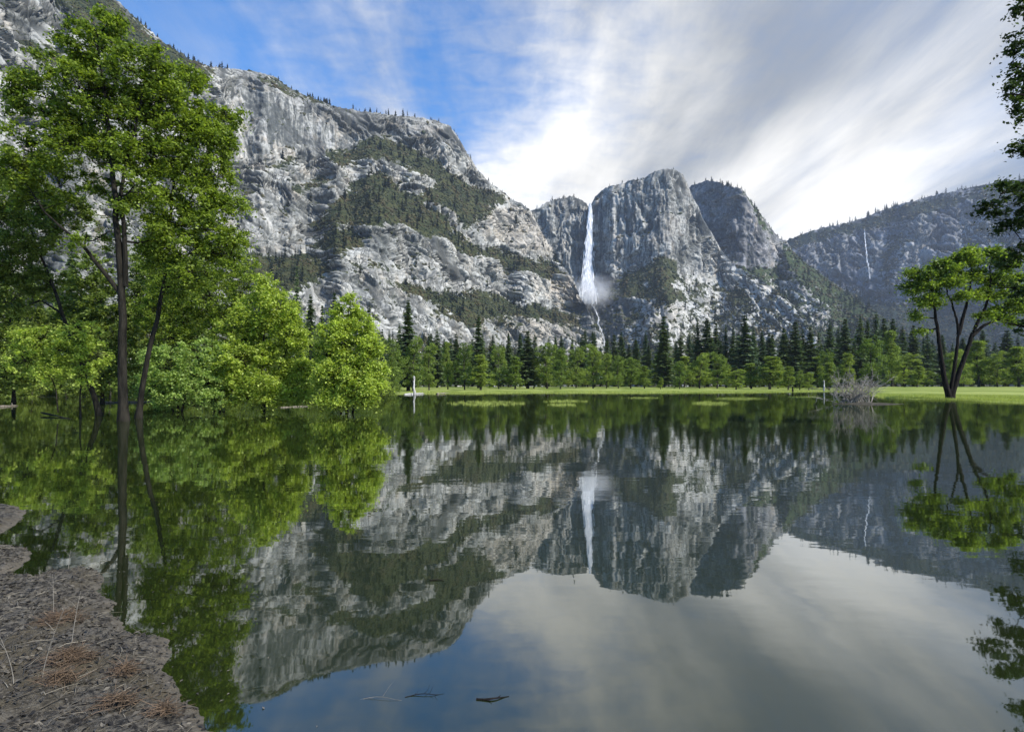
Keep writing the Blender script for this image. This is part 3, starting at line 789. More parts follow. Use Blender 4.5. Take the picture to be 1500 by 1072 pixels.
def conifer_meshes(seed, H=40.0, R=5.0, levels=46, per=7, cards=6, card=1.2, bare=0.06, thin=0.0):
    g = np.random.default_rng(seed)
    pos, dirs, csz = [], [], []
    for k in range(levels):
        h = bare + (1 - bare) * (k + g.uniform(0, 0.8)) / levels
        Lr = R * (1 - h) ** 0.90 * (0.78 + 0.3 * math.sin(k * 1.3 + seed)) * g.uniform(0.75, 1.15) + 0.10
        if h < bare + 0.12: Lr *= 0.55 + 3.5 * (h - bare)
        for b in range(per):
            if g.uniform() < thin: continue
            az = g.uniform(0, 2 * np.pi); L = Lr * g.uniform(0.55, 1.12)
            dv = np.array([math.cos(az), math.sin(az), 0])
            for c in range(cards):
                f = (c + g.uniform(0.2, 0.9)) / cards
                p = dv * L * f + np.array([0, 0, h * H - 0.32 * L * f * (1.2 - 0.5 * h) + 0.12 * L * f * f]) + g.normal(size=3) * 0.16 * np.array([1, 1, 0.6]) * R / 5 * (1.15 - h)
                pos.append(p); csz.append(0.38 + 0.62 * (1 - h) ** 0.8); dirs.append(dv + g.normal(size=3) * 0.45 + np.array([0, 0, -0.25]))
    pos, dr = np.array(pos), np.array(dirs); dr /= np.linalg.norm(dr, axis=1, keepdims=True)
    n = len(pos)
    nn = g.normal(size=(n, 3)) * 0.7 + np.array([0, 0, 1.0]); nn -= dr * (nn * dr).sum(1, keepdims=True); nn /= np.linalg.norm(nn, axis=1, keepdims=True)
    sd = np.cross(nn, dr); Lc = (card * np.array(csz) * g.uniform(0.7, 1.3, n))[:, None]; W = Lc * 0.33
    V = np.stack([pos - dr * Lc * 0.5, pos + sd * W - nn * 0.08 * Lc, pos + dr * Lc * 0.5, pos - sd * W - nn * 0.08 * Lc], 1).reshape(-1, 3)
    T = (np.array([[0, 1, 2], [0, 2, 3]])[None] + (np.arange(n) * 4)[:, None, None]).reshape(-1, 3)
    tone = np.repeat(np.clip(g.normal(0.45, 0.25, n), 0, 1), 2)
    zz = np.linspace(-0.6, H * 0.98, 10)
    tv, tf = tubes([(np.stack([zz * 0, zz * 0, zz], -1), np.linspace(0.011 * H, 0.03, 10))], 7)
    return (V, T, tone), (tv, tf)


def broad_meshes(seed, H=16.0, W=6.0, n_cl=120, per=45, leaf=0.42, cl_r=1.0, low=0.14, shape='round'):
    g = np.random.default_rng(seed)
    blobs = []
    nb = 9
    for k in range(nb):
        f = (k + 0.5) / nb
        if shape == 'round': rr = W * (0.55 + 0.45 * math.sin(math.pi * (0.18 + 0.78 * f)))
        else: rr = W * (0.9 - 0.62 * f)
        az = g.uniform(0, 2 * np.pi); off = rr * g.uniform(0.15, 0.5)
        blobs.append((np.array([math.cos(az) * off, math.sin(az) * off, H * (low + (0.93 - low) * f)]), rr * g.uniform(0.5, 0.72)))
    cl = []
    for c, r in blobs:
        m = n_cl // nb
        u = g.normal(size=(m, 3)); u /= np.linalg.norm(u, axis=1, keepdims=True)
        cl.append(c + u * r * np.array([1, 1, 0.75]) * g.uniform(0.4, 1.0, (m, 1)) ** 0.5)
    CLP = np.concatenate(cl)
    off = g.normal(size=(len(CLP), per, 3)); off /= np.linalg.norm(off, axis=2, keepdims=True)
    off *= (g.uniform(0, 1, (len(CLP), per, 1)) ** 0.5) * cl_r; off[..., 2] *= 0.65
    V, T = leaves((CLP[:, None] + off).reshape(-1, 3), leaf, g, up=0.5)
    tone = np.clip(0.5 + 0.2 * g.normal(size=(len(CLP), 1)) + 0.2 * g.normal(size=(len(CLP), per)), 0, 1).ravel()
    zz = np.linspace(-0.5, H * 0.75, 8)
    ln = [(np.stack([0.25 * np.sin(zz / 3 + seed), 0.25 * np.cos(zz / 4), zz], -1), np.linspace(0.022 * H, 0.05, 8))]
    for c, r in blobs:
        s0 = np.array([0.25 * math.sin(c[2] * .6 / 3 + seed), 0.25 * math.cos(c[2] * .6 / 4), c[2] * 0.6])
        ln.append((np.array([s0, 0.5 * (s0 + c) + [0, 0, -0.2], c]), np.array([0.008 * H, 0.005 * H, 0.03])))
    tv, tf = tubes(ln, 5)
    return (V, T, np.repeat(tone, 2)), (tv, tf)


class Proto:
    def __init__(s, kind, crown, trunk, leaf_mat, bark, H, W):
        s.kind, s.H, s.W, s.used = kind, H, W, False
        V, T, tone = crown
        def me(name, v, f, m, fa=None, sm=False):
            o = mesh_obj(name, v, f, m, face_attr=fa, smooth=sm); d = o.data; bpy.data.objects.remove(o); return d
        s.crown = me(kind + '_crown', V, T, leaf_mat, {'tone': tone})
        s.trunk = me(kind + '_trunk', trunk[0], trunk[1], bark, None, True)

    def place(s, loc, height, width, rz, label, cat='tree', group=None, parts=True):
        k = height / s.H; kx = width / s.W
        if parts:
            r = bpy.data.objects.new(s.kind, None)
            for nm, d in (('trunk', s.trunk), ('crown', s.crown)):
                c = bpy.data.objects.new(nm, d); c.parent = r; COL.objects.link(c)
        else:
            r = bpy.data.objects.new(s.kind, s.crown)
        COL.objects.link(r)
        r.location = loc; r.scale = (kx, kx, k); r.rotation_euler = (0, 0, rz)
        tag(r, label, cat, group)
        return r

# ------------------------------------------------------------------ the trees standing in the flooded meadow, left
photo_tree('cottonwood_tree', 'tallest cottonwood with straight dark trunk standing in the water, its crown near the top left', 181, 617,
    [(0.21, [(181, 617), (179, 540), (180, 470), (177, 400), (171, 330), (166, 260), (160, 190), (150, 110), (142, 50)]),
     (0.12, [(184, 420), (183, 350), (176, 290), (188, 220), (205, 160), (215, 110)]),
     (0.11, [(180, 435), (150, 395), (120, 360), (92, 335), (66, 312), (40, 270)])],
    [(130, 62, 48, 36), (150, 35, 30, 24), (180, 105, 62, 42), (95, 120, 62, 44), (60, 160, 52, 44), (215, 140, 52, 40), (150, 165, 72, 40), (105, 215, 60, 40), (40, 225, 46, 44), (190, 215, 62, 36),
     (25, 130, 30, 34), (10, 260, 36, 44), (70, 270, 44, 34, None or 0.5, 0.6), (140, 280, 44, 30, 1.0, 0.5), (205, 280, 40, 34, -0.5, 0.5), (230, 95, 30, 26), (120, 330, 34, 24, 1.5, 0.4), (205, 345, 26, 28, 0.8, 0.4), (150, 355, 24, 22, -1.0, 0.35)],
    M_LEAF, 76000, 0.145, seed=21, r0=0.27, cl_r=0.50, gap=0.42, tone_bias=-0.02)
photo_tree('cottonwood_tree', 'slender cottonwood leaning right beside the tallest trunk, its leaves against the pale cliff', 203, 613,
    [(0.145, [(203, 613), (208, 570), (217, 520), (232, 460), (243, 400), (247, 340), (254, 270), (264, 200), (275, 140)]),
     (0.07, [(246, 350), (275, 300), (300, 250), (312, 200)])],
    [(275, 120, 30, 34), (268, 175, 48, 38), (305, 175, 34, 34), (300, 225, 44, 38), (255, 240, 44, 38), (318, 265, 28, 32), (285, 285, 48, 36), (245, 310, 44, 34), (310, 325, 40, 36), (270, 360, 50, 32),
     (325, 375, 34, 30), (240, 375, 34, 26), (332, 165, 22, 30), (328, 210, 24, 24), (345, 300, 18, 26), (350, 345, 24, 24), (290, 405, 40, 24), (250, 415, 30, 22, 0.8, 0.6)],
    M_LEAF, 64000, 0.145, seed=22, r0=0.2, cl_r=0.48, gap=0.38, tone_bias=0.04)
photo_tree('cottonwood_tree', 'dark cottonwood with curved trunk leaning left out over the water near the left edge', 146, 609,
    [(0.15, [(146, 609), (138, 580), (124, 545), (108, 505), (92, 462), (79, 420), (64, 385), (48, 345), (30, 300)]),
     (0.06, [(92, 460), (60, 440), (30, 452), (5, 440)]), (0.05, [(78, 418), (50, 392), (20, 396), (-10, 405)])],
    [(30, 290, 44, 36), (-5, 330, 44, 40), (60, 345, 42, 32), (15, 385, 42, 30), (90, 310, 36, 30), (-20, 400, 40, 36), (55, 410, 34, 24), (10, 440, 34, 22, 0.3, 0.6), (-30, 270, 36, 40)],
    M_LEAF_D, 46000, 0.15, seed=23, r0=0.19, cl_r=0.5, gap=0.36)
photo_tree('cottonwood_sapling', 'thin yellow-green sapling with pale stem standing in the water left of the leaning trunk', 118, 612,
    [(0.045, [(118, 612), (117, 580), (121, 545), (119, 505), (112, 470)]), (0.035, [(85, 604), (82, 570), (70, 540), (60, 510)])],
    [(118, 490, 26, 22), (140, 520, 22, 22), (95, 515, 26, 22), (60, 500, 30, 24), (40, 530, 28, 24), (130, 550, 20, 18), (80, 545, 26, 18), (25, 500, 20, 22)],
    M_LEAF_Y, 15000, 0.13, seed=24, r0=0.05, cl_r=0.34, gap=0.3)
photo_tree('willow_bush', 'pale green willow bush growing out of the water right of the leaning trunks', 262, 603,
    [(0.06, [(262, 603), (258, 575), (250, 545), (240, 515)]), (0.06, [(266, 603), (275, 570), (290, 540), (300, 510)]), (0.05, [(255, 603), (240, 580), (228, 560)])],
    [(250, 535, 34, 28), (285, 525, 36, 32), (230, 565, 28, 26), (265, 570, 40, 24), (300, 565, 34, 28), (320, 585, 26, 14), (245, 590, 30, 12), (225, 525, 22, 22), (310, 530, 26, 30)],
    M_LEAF_W, 30000, 0.15, seed=25, r0=0.06, cl_r=0.42, gap=0.22)
photo_tree('cottonwood_tree', 'broad green cottonwood with many stems behind the willow bush', 322, 594,
    [(0.14, [(322, 594), (320, 540), (312, 480), (305, 420), (300, 370)]), (0.10, [(326, 594), (338, 530), (350, 460), (355, 400)]), (0.09, [(318, 594), (290, 530), (268, 470), (255, 430)])],
    [(345, 385, 30, 30), (310, 390, 40, 34), (365, 425, 32, 32), (275, 420, 42, 36), (325, 440, 48, 36), (245, 455, 34, 32), (290, 480, 46, 34), (350, 480, 40, 32), (380, 470, 24, 26), (310, 520, 46, 26),
     (260, 500, 36, 28), (355, 525, 34, 26), (240, 410, 30, 30), (215, 450, 26, 30), (330, 560, 40, 20), (290, 550, 34, 20)],
    M_LEAF, 66000, 0.17, seed=26, r0=0.14, cl_r=0.55, gap=0.2, tone_bias=0.12)
photo_tree('cottonwood_tree', 'bright round young cottonwood in the water, left of the two bright ones', 386, 602,
    [(0.11, [(386, 602), (386, 570), (383, 530), (388, 480), (392, 430)]), (0.06, [(387, 585), (400, 555), (415, 525), (425, 500)]), (0.06, [(385, 580), (365, 545), (350, 515), (345, 490)])],
    [(395, 425, 26, 24), (375, 450, 38, 28), (415, 455, 30, 28), (350, 485, 34, 30), (395, 490, 44, 32), (428, 495, 26, 30), (365, 525, 44, 28), (415, 530, 38, 28), (440, 540, 20, 26), (345, 555, 34, 22),
     (385, 562, 44, 20), (425, 570, 32, 20), (330, 520, 22, 26), (365, 582, 34, 12), (405, 584, 34, 10), (440, 578, 18, 12), (330, 575, 24, 14)],
    M_LEAF_Y, 62000, 0.17, seed=27, r0=0.11, cl_r=0.50, gap=0.2, tone_bias=-0.05)
photo_tree('cottonwood_tree', 'bright young cottonwood with pointed top standing alone in the water, right of the others', 508, 605,
    [(0.08, [(508, 605), (506, 575), (507, 535), (508, 490), (511, 450)]), (0.05, [(500, 605), (492, 575), (484, 545), (478, 520)]), (0.05, [(516, 605), (524, 572), (534, 545), (540, 520)])],
    [(512, 443, 13, 14), (502, 462, 24, 20), (525, 475, 24, 22), (490, 490, 28, 24), (515, 505, 38, 26), (542, 515, 20, 24), (475, 520, 24, 26), (500, 540, 40, 26), (538, 552, 28, 26), (470, 555, 20, 24),
     (512, 570, 40, 18), (485, 580, 26, 14), (548, 572, 20, 16), (560, 545, 10, 16), (495, 588, 26, 9), (530, 588, 24, 9)],
    M_LEAF_Y, 54000, 0.16, seed=28, r0=0.08, cl_r=0.46, gap=0.2)
photo_tree('cottonwood_tree', 'shaded olive cottonwood far behind, between the leaning trunk and the tallest trunk', 150, 592,
    [(0.16, [(150, 592), (150, 540), (146, 480), (140, 420)]), (0.08, [(148, 540), (120, 490), (100, 450)])],
    [(140, 400, 34, 26), (110, 430, 38, 26), (160, 440, 34, 28), (90, 470, 36, 26), (135, 480, 40, 28), (180, 490, 30, 28), (110, 520, 40, 24), (160, 530, 40, 26), (130, 560, 44, 18), (60, 500, 30, 26), (195, 440, 24, 28)],
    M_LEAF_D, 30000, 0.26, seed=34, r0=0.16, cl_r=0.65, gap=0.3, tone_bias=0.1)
photo_tree('cottonwood_tree', 'shaded green cottonwood far behind, showing between the two right-hand leaning trunks', 228, 591,
    [(0.16, [(228, 591), (228, 540), (224, 470), (220, 400)]), (0.08, [(228, 540), (250, 490), (262, 450)])],
    [(220, 385, 30, 26), (250, 400, 34, 26), (205, 420, 30, 28), (240, 440, 40, 28), (215, 470, 36, 28), (265, 470, 34, 28), (235, 505, 44, 24), (210, 540, 36, 24), (260, 545, 40, 24), (230, 570, 40, 14)],
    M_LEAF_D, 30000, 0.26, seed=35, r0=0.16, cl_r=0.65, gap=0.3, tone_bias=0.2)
photo_tree('cottonwood_tree', 'shaded green cottonwood at the left edge behind the yellow-green sapling', 20, 592,
    [(0.16, [(20, 592), (20, 540), (16, 480), (12, 430)]), (0.08, [(20, 540), (45, 490), (55, 455)])],
    [(10, 420, 34, 26), (45, 440, 34, 26), (-20, 450, 34, 28), (20, 470, 40, 28), (60, 480, 30, 26), (-10, 500, 40, 26), (35, 520, 44, 24), (0, 550, 44, 20), (60, 550, 36, 20), (-50, 480, 40, 40)],
    M_LEAF_D, 30000, 0.26, seed=36, r0=0.16, cl_r=0.65, gap=0.3, tone_bias=0.15)
# ------------------------------------------------------------------ right-hand oak and the tree that leans into the frame
photo_tree('oak_tree', 'lone oak with three dark stems and layered yellow-green crown at the right shore', 1391, 585,
    [(0.36, [(1391, 585), (1383, 555), (1378, 520), (1373, 480), (1368, 445), (1360, 410)]), (0.25, [(1391, 580), (1397, 545), (1402, 510), (1404, 480), (1398, 455), (1388, 430), (1384, 400)]),
     (0.34, [(1393, 582), (1405, 545), (1416, 515), (1424, 490), (1434, 468), (1446, 445), (1452, 415), (1450, 390)]), (0.26, [(1424, 492), (1442, 476), (1462, 468), (1478, 470)]), (0.26, [(1404, 490), (1412, 460), (1420, 430), (1424, 400)])],
    [(1355, 400, 20, 12), (1380, 392, 18, 12), (1402, 384, 20, 12), (1428, 376, 20, 13), (1452, 376, 20, 12), (1475, 384, 18, 13), (1342, 418, 14, 12), (1365, 420, 18, 10), (1392, 408, 20, 11), (1418, 402, 18, 11),
     (1445, 402, 20, 11), (1470, 408, 18, 12), (1490, 412, 14, 12), (1350, 440, 13, 10), (1374, 440, 14, 9), (1438, 430, 18, 9), (1462, 432, 16, 9), (1484, 438, 14, 10), (1405, 432, 14, 8), (1464, 458, 16, 8),
     (1440, 458, 12, 7), (1342, 462, 9, 8), (1482, 470, 11, 8), (1350, 480, 7, 6), (1410, 372, 14, 8), (1500, 450, 14, 12)],
    M_LEAF_O, 56000, 0.30, bark=BARK_D, seed=31, r0=0.5, cl_r=1.0, gap=0.46, twig=0.022, flat=0.55, sub=1.5)
photo_tree('oak_tree', 'dark leafy boughs of a tree reaching into the frame from the right edge', 1700, 605,
    [(0.35, [(1700, 640), (1690, 520), (1670, 400), (1640, 280), (1600, 160), (1570, 60)]), (0.12, [(1650, 320), (1590, 270), (1540, 260), (1500, 268), (1465, 285)]), (0.10, [(1680, 440), (1600, 380), (1540, 350), (1495, 352)]),
     (0.12, [(1610, 190), (1570, 90), (1540, 20), (1512, -10), (1498, 30)])],
    [(1496, 15, 18, 18), (1490, 60, 14, 26), (1500, 100, 20, 26), (1486, 140, 12, 24), (1500, 165, 18, 16), (1494, 215, 16, 12), (1510, 210, 20, 14), (1475, 280, 26, 14), (1465, 300, 22, 14), (1500, 300, 28, 20), (1488, 330, 26, 14),
     (1500, 365, 22, 16), (1485, 385, 18, 12), (1502, 420, 20, 20), (1500, 480, 16, 16), (1560, 120, 50, 50), (1570, 260, 60, 50), (1580, 380, 60, 50), (1620, 180, 60, 60), (1560, 470, 40, 30), (1640, 300, 60, 60)],
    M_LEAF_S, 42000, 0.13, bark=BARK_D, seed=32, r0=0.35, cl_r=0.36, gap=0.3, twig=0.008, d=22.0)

# ------------------------------------------------------------------ forest belt behind the meadow
CON = [Proto('conifer_tree', *conifer_meshes(40 + k, H=40, R=r, levels=int(lv * 1.25), thin=th, per=10, cards=8, card=1.7), M_NEEDLE, BARK_FAR, 40, r)
       for k, (r, lv, th) in enumerate([(5.0, 46, 0.05), (4.2, 50, 0.12), (5.6, 42, 0.15), (4.6, 48, 0.0), (6.2, 44, 0.2)])]
BRD = [Proto('broadleaf_tree', *broad_meshes(60 + k, H=16, W=w_, n_cl=n, shape=sh), M_LEAF_B, BARK_FAR, 16, w_)
       for k, (w_, n, sh) in enumerate([(6, 150, 'round'), (5, 140, 'round'), (4.2, 130, 'tall'), (6.5, 160, 'round'), (5.4, 140, 'tall')])]
gb = np.random.default_rng(77)
ORD = ['first', 'second', 'third', 'fourth', 'fifth', 'sixth', 'seventh', 'eighth', 'ninth', 'tenth', 'eleventh', 'twelfth', 'thirteenth', 'fourteenth', 'fifteenth', 'sixteenth', 'seventeenth', 'eighteenth', 'nineteenth', 'twentieth']
ZONES = [(-200, 300, 'behind the tall cottonwoods'), (300, 470, 'behind the bright cottonwoods'), (470, 640, 'beside the white snag'), (640, 770, 'below the left mountain'), (770, 850, 'left of the waterfall'), (850, 950, 'below the waterfall'),
         (950, 1100, 'below the granite peak'), (1100, 1210, 'below the dark second peak'), (1210, 1340, 'below the thin far waterfall'), (1340, 1700, 'behind the lone oak')]
count = {}


def zone(px):
    for a, b, t in ZONES:
        if a <= px < b: return t
    return ZONES[-1][2]


def belt(kind, rows, what, group):
    """rows: (column, crown-top row, width in columns, distance)"""
    for px, top, wd, d in sorted(rows):
        top = top + (gb.uniform(-9, 7) if kind is BRD else gb.uniform(-3, 5)); wd = wd * gb.uniform(0.8, 1.3); d = d * gb.uniform(0.93, 1.07)
        x = (px - 750) / F * d; z = float(ground_h(np.array([x]), np.array([d]))[0])
        h = CAMZ + (HOR - top) * d / F - z
        p = kind[int(gb.integers(len(kind)))]
        zt = zone(px); k = count.get((what, zt), 0); count[(what, zt)] = k + 1
        lab = f'{ORD[min(k, 19)]} {what} from the left in the forest edge {zt}'
        p.place((x, d, z - 0.1), h, (0.80 if kind is CON else 0.55) * wd * d / F, gb.uniform(0, 6.28), lab, group=group)


belt(CON, [(598, 440, 30, 190), (585, 470, 26, 210), (640, 478, 26, 250), (668, 485, 24, 280), (701, 458, 32, 260), (722, 492, 24, 300), (745, 488, 26, 280), (762, 484, 24, 300), (773, 481, 34, 240), (814, 488, 20, 320),
    (838, 492, 20, 330), (853, 486, 22, 320), (871, 484, 24, 300), (889, 494, 22, 330), (912, 498, 22, 340), (932, 494, 24, 330), (950, 502, 22, 330), (972, 465, 36, 290), (997, 484, 26, 310), (1010, 490, 22, 330), (1022, 468, 28, 310),
    (1036, 462, 30, 300), (1049, 472, 26, 320), (1063, 475, 26, 320), (1074, 480, 24, 330), (1091, 460, 34, 300), (1104, 482, 24, 330), (1116, 483, 26, 320), (1127, 485, 24, 330), (1148, 477, 28, 310), (1165, 472, 28, 310),
    (1176, 480, 24, 330), (1187, 476, 28, 320), (1199, 482, 26, 330), (1215, 467, 30, 310), (1228, 480, 24, 340), (1238, 463, 30, 320), (1260, 461, 32, 310), (1271, 465, 28, 320), (1283, 459, 32, 310), (1295, 463, 28, 330),
    (1308, 467, 28, 330), (1322, 478, 26, 340), (1338, 474, 30, 330), (1358, 486, 28, 340), (1380, 490, 28, 350), (1410, 492, 30, 350), (1440, 486, 30, 340), (1475, 480, 32, 330), (1510, 476, 34, 320)],
    'pointed dark conifer', 'conifers of the forest edge')
belt(CON, [(435, 392, 34, 120), (416, 420, 30, 140), (455, 432, 30, 150), (472, 448, 26, 160), (490, 430, 28, 170), (540, 455, 28, 200), (560, 478, 24, 220), (30, 395, 40, 110), (105, 350, 50, 100), (150, 400, 40, 120), (205, 370, 44, 110), (-20, 420, 40, 100), (60, 430, 36, 130), (270, 390, 40, 120)],
    'tall dark conifer', 'conifers behind the flooded cottonwoods')
belt(BRD, [(575, 500, 40, 170), (605, 492, 40, 185), (628, 505, 34, 200), (655, 498, 36, 230), (680, 505, 36, 220), (705, 512, 34, 210), (730, 500, 40, 240), (756, 512, 36, 220), (782, 520, 36, 230), (800, 505, 38, 260), (822, 516, 34, 240),
    (845, 510, 36, 260), (868, 500, 40, 270), (888, 516, 30, 240), (905, 522, 28, 250), (925, 530, 30, 250), (945, 535, 26, 250), (968, 545, 18, 220), (995, 535, 28, 225), (1025, 522, 44, 240), (1050, 520, 44, 245), (1078, 535, 26, 235),
    (1100, 532, 30, 240), (1128, 514, 52, 245), (1155, 530, 30, 240), (1172, 545, 22, 225), (1184, 546, 18, 225), (1215, 530, 40, 250), (1240, 522, 44, 260), (1276, 490, 56, 250), (1306, 478, 44, 270), (1325, 520, 40, 240), (1345, 528, 44, 230),
    (1400, 520, 44, 240), (1432, 492, 60, 230), (1462, 516, 44, 220), (1490, 510, 50, 220), (1520, 500, 60, 200)],
    'green broadleaf', 'broadleaf trees of the forest edge')
belt(BRD, [(20, 455, 80, 95), (75, 440, 70, 105), (135, 450, 70, 100), (185, 470, 60, 98), (-30, 470, 80, 90), (240, 430, 60, 110), (300, 400, 60, 115), (350, 430, 50, 120), (410, 470, 50, 118), (455, 490, 44, 125), (470, 520, 36, 118), (545, 520, 36, 130), (5, 520, 60, 88), (100, 530, 50, 90), (160, 535, 50, 92)],
    'shaded broadleaf', 'broadleaf trees behind the flooded cottonwoods')
for px, top, wd, d in ((-120, 430, 90, 95), (-210, 450, 90, 100), (-300, 420, 100, 110), (-400, 440, 100, 105), (-520, 430, 110, 110), (-160, 510, 70, 86), (-260, 520, 70, 84), (-360, 515, 80, 88)):
    x = (px - 750) / F * d
    BRD[int(gb.integers(len(BRD)))].place((x, d, -0.1), CAMZ + (HOR - top) * d / F, 0.55 * wd * d / F, gb.uniform(0, 6.28), 'shaded broadleaf tree standing on the shore just beyond the left edge of the picture', group='trees beyond the left edge')
# fillers of the back row: nothing tells them apart
for k in range(70):
    px = 560 + 960 * (k + gb.uniform(0, 1)) / 70; d = gb.uniform(350, 520); x = (px - 750) / F * d
    z = float(ground_h(np.array([x]), np.array([d]))[0]); top = gb.uniform(482, 508)
    CON[int(gb.integers(5))].place((x, d, z), CAMZ + (HOR - top) * d / F - z, gb.uniform(14, 22) * d / F, gb.uniform(0, 6.28),
        'dark conifer in the crowded back row of the forest behind the meadow', group='conifers of the back row', parts=True)
for k in range(46):
    px = 560 + 960 * (k + gb.uniform(0, 1)) / 46; d = gb.uniform(270, 330); x = (px - 750) / F * d
    z = float(ground_h(np.array([x]), np.array([d]))[0]); top = gb.uniform(508, 552)
    BRD[int(gb.integers(5))].place((x, d, z), CAMZ + (HOR - top) * d / F - z, gb.uniform(14, 22) * d / F, gb.uniform(0, 6.28),
        'low dull green broadleaf filling the shade under the conifers behind the meadow', group='low broadleaf trees under the conifers')

# ------------------------------------------------------------------ conifers of the skyline and the mountain slopes
RCON = [Proto('ridge_conifer', *conifer_meshes(140 + k, H=30, R=r, levels=13, per=5, cards=3, card=4.2, thin=th), M_FARCON, BARK_FAR, 30, r) for k, (r, th) in enumerate([(4.2, 0.1), (3.4, 0.2), (5.0, 0.25), (4.0, 0.0)])]
gr = np.random.default_rng(19)


def ridge_row(surf, spans, label, group, back=8.0):
    sf = SURF[surf]
    for x0, x1, n, h0, h1 in spans:
        for k in range(n):
            px = x0 + (x1 - x0) * (0.35 * (k + 0.5) / n + 0.65 * gr.uniform(0, 1)) if k % 3 else gr.uniform(x0, x1)
            j = int(np.clip(np.searchsorted(sf['px'], px), 0, len(sf['px']) - 1))
            p = np.array([sf['X'][-1, j], sf['Y'][-1, j] + back * gr.uniform(0, 1), sf['Z'][-1, j] - 3])
            h = (h0 * 0.6 + (h1 - h0 * 0.6) * gr.uniform(0, 1) ** 1.6) * p[1] / F
            RCON[int(gr.integers(4))].place(p, h, h * gr.uniform(0.17, 0.30), gr.uniform(0, 6.28), label, group=group, parts=False)


ridge_row('mountain', [(175, 240, 9, 6, 11), (240, 300, 16, 6, 12), (300, 345, 9, 9, 19), (345, 440, 9, 4, 8), (440, 505, 18, 6, 12), (505, 600, 22, 6, 12), (600, 668, 11, 4, 8), (668, 745, 10, 4, 8), (745, 790, 9, 5, 9)],
          'tiny dark conifer on the skyline of the big left mountain', 'conifers on the left mountain skyline')
ridge_row('fall_cliff', [(776, 860, 20, 4, 8), (875, 960, 14, 3, 6), (960, 1008, 8, 3, 7)], 'tiny conifer on the rim above the main waterfall', 'conifers on the waterfall rim')
ridge_row('mountain.001', [(1014, 1100, 26, 5, 9), (1100, 1155, 14, 5, 9)], 'tiny conifer on top of the dark second peak', 'conifers on the second peak')
ridge_row('far_mountain', [(1152, 1500, 75, 5, 10)], 'tiny conifer on the skyline of the hazy far mountain', 'conifers on the far mountain skyline')
# on the slopes: the largest ones each for itself, the rest as one stand
p1, d1 = surface_points('mountain', 420, 0.6, 71, 190, 520, (350, 880))
hh = gr.uniform(14, 36, len(p1)); seen = hh / d1; order = np.argsort(-seen)
for i_ in order[:60]:
    RCON[int(gr.integers(4))].place(p1[i_] - [0, 0, 1.5], hh[i_], hh[i_] * gr.uniform(0.13, 0.18), gr.uniform(0, 6.28), 'dark conifer rooted on the scrubby ledges of the big left mountain', group='conifers on the left mountain ledges', parts=False)
rest = [(p1[i_], hh[i_]) for i_ in order[60:]]
for sn, n_, a_, b_, xr in (('fall_cliff', 320, 380, 520, (890, 1160)), ('mountain.001', 700, 270, 540, (1010, 1400)), ('far_mountain', 1500, 280, 560, (1150, 1560))):
    q_, dq = surface_points(sn, n_, 0.45, 72, a_, b_, xr)
    ok_ = np.ones(len(q_), bool)
    rest += list(zip(q_, gr.uniform(14, 34, len(q_))))
RV, RT, RN = [], [], []
off_ = 0
vt = []
for pr in RCON:
    me_ = pr.crown; v_ = np.empty(len(me_.vertices) * 3, np.float32); me_.vertices.foreach_get('co', v_); f_ = np.empty(len(me_.polygons) * 3, np.int32); me_.polygons.foreach_get('vertices', f_)
    tn = np.empty(len(me_.polygons), np.float32); me_.attributes['tone'].data.foreach_get('value', tn); vt.append((v_.reshape(-1, 3), f_.reshape(-1, 3), tn))
for p_, h_ in rest:
    v_, f_, tn = vt[int(gr.integers(4))]; k_ = h_ / 30.0; kx = k_ * gr.uniform(1.1, 2.0)
    RV.append(v_ * [kx, kx, k_] + p_ - [0, 0, 1.5]); RT.append(f_ + off_); RN.append(np.clip(tn * 0.6 + gr.uniform(0, 0.4), 0, 1)); off_ += len(v_)
o = mesh_obj('slope_conifers', np.concatenate(RV), np.concatenate(RT), M_FARCON, face_attr={'tone': np.concatenate(RN)})
tag(o, 'dark far-off conifers standing on the mountain slopes', 'forest', kind='stuff')

# low bushes along the left water's edge
BSH = [Proto('bush', *broad_meshes(160 + k, H=6, W=4.5, n_cl=110, per=40, leaf=0.32, cl_r=0.75, low=0.02, shape='round'), M_LEAF_B, BARK_FAR, 6, 4.5) for k in range(3)]
for k in range(34):
    px = -60 + 640 * (k + gb.uniform(0, 1)) / 34; d = itp(np.array([px]), SHORE)[0] + gb.uniform(-3, 9); x = (px - 750) / F * d
    BSH[int(gb.integers(3))].place((x, d, -0.1), gb.uniform(3.0, 7.0), gb.uniform(2.6, 4.6), gb.uniform(0, 6.28),
        'leafy green bush along the shaded left shore behind the standing cottonwoods', cat='bush', group='bushes along the left shore')

# ------------------------------------------------------------------ waterfalls
def plain_material(name, col, rough=0.8, c2=None, scale=8.0, spec=0.2, bump=0.0):
    m, t = new_mat(name)
    ob = t.n('ShaderNodeTexCoord').outputs['Object']
    n = t.noise(ob, scale, 5, 0.65)
    c = t.mix(t.smooth(n, 0.35, 0.65), col, c2 if c2 else col)
    b = t.n('ShaderNodeBsdfPrincipled', {'Base Color': c, 'Roughness': rough})
    b.inputs['Specular IOR Level'].default_value = spec
    if bump:
        bm_ = t.n('ShaderNodeBump', {'Strength': 0.9, 'Distance': bump, 'Height': n}); t.link(bm_.outputs[0], b.inputs['Normal'])
    t.n('ShaderNodeOutputMaterial', {'Surface': b.outputs[0]})
    return m


M_FALL = plain_material('falling_water', (0.95, 0.95, 0.95), 0.6, (0.88, 0.89, 0.91), 0.05)


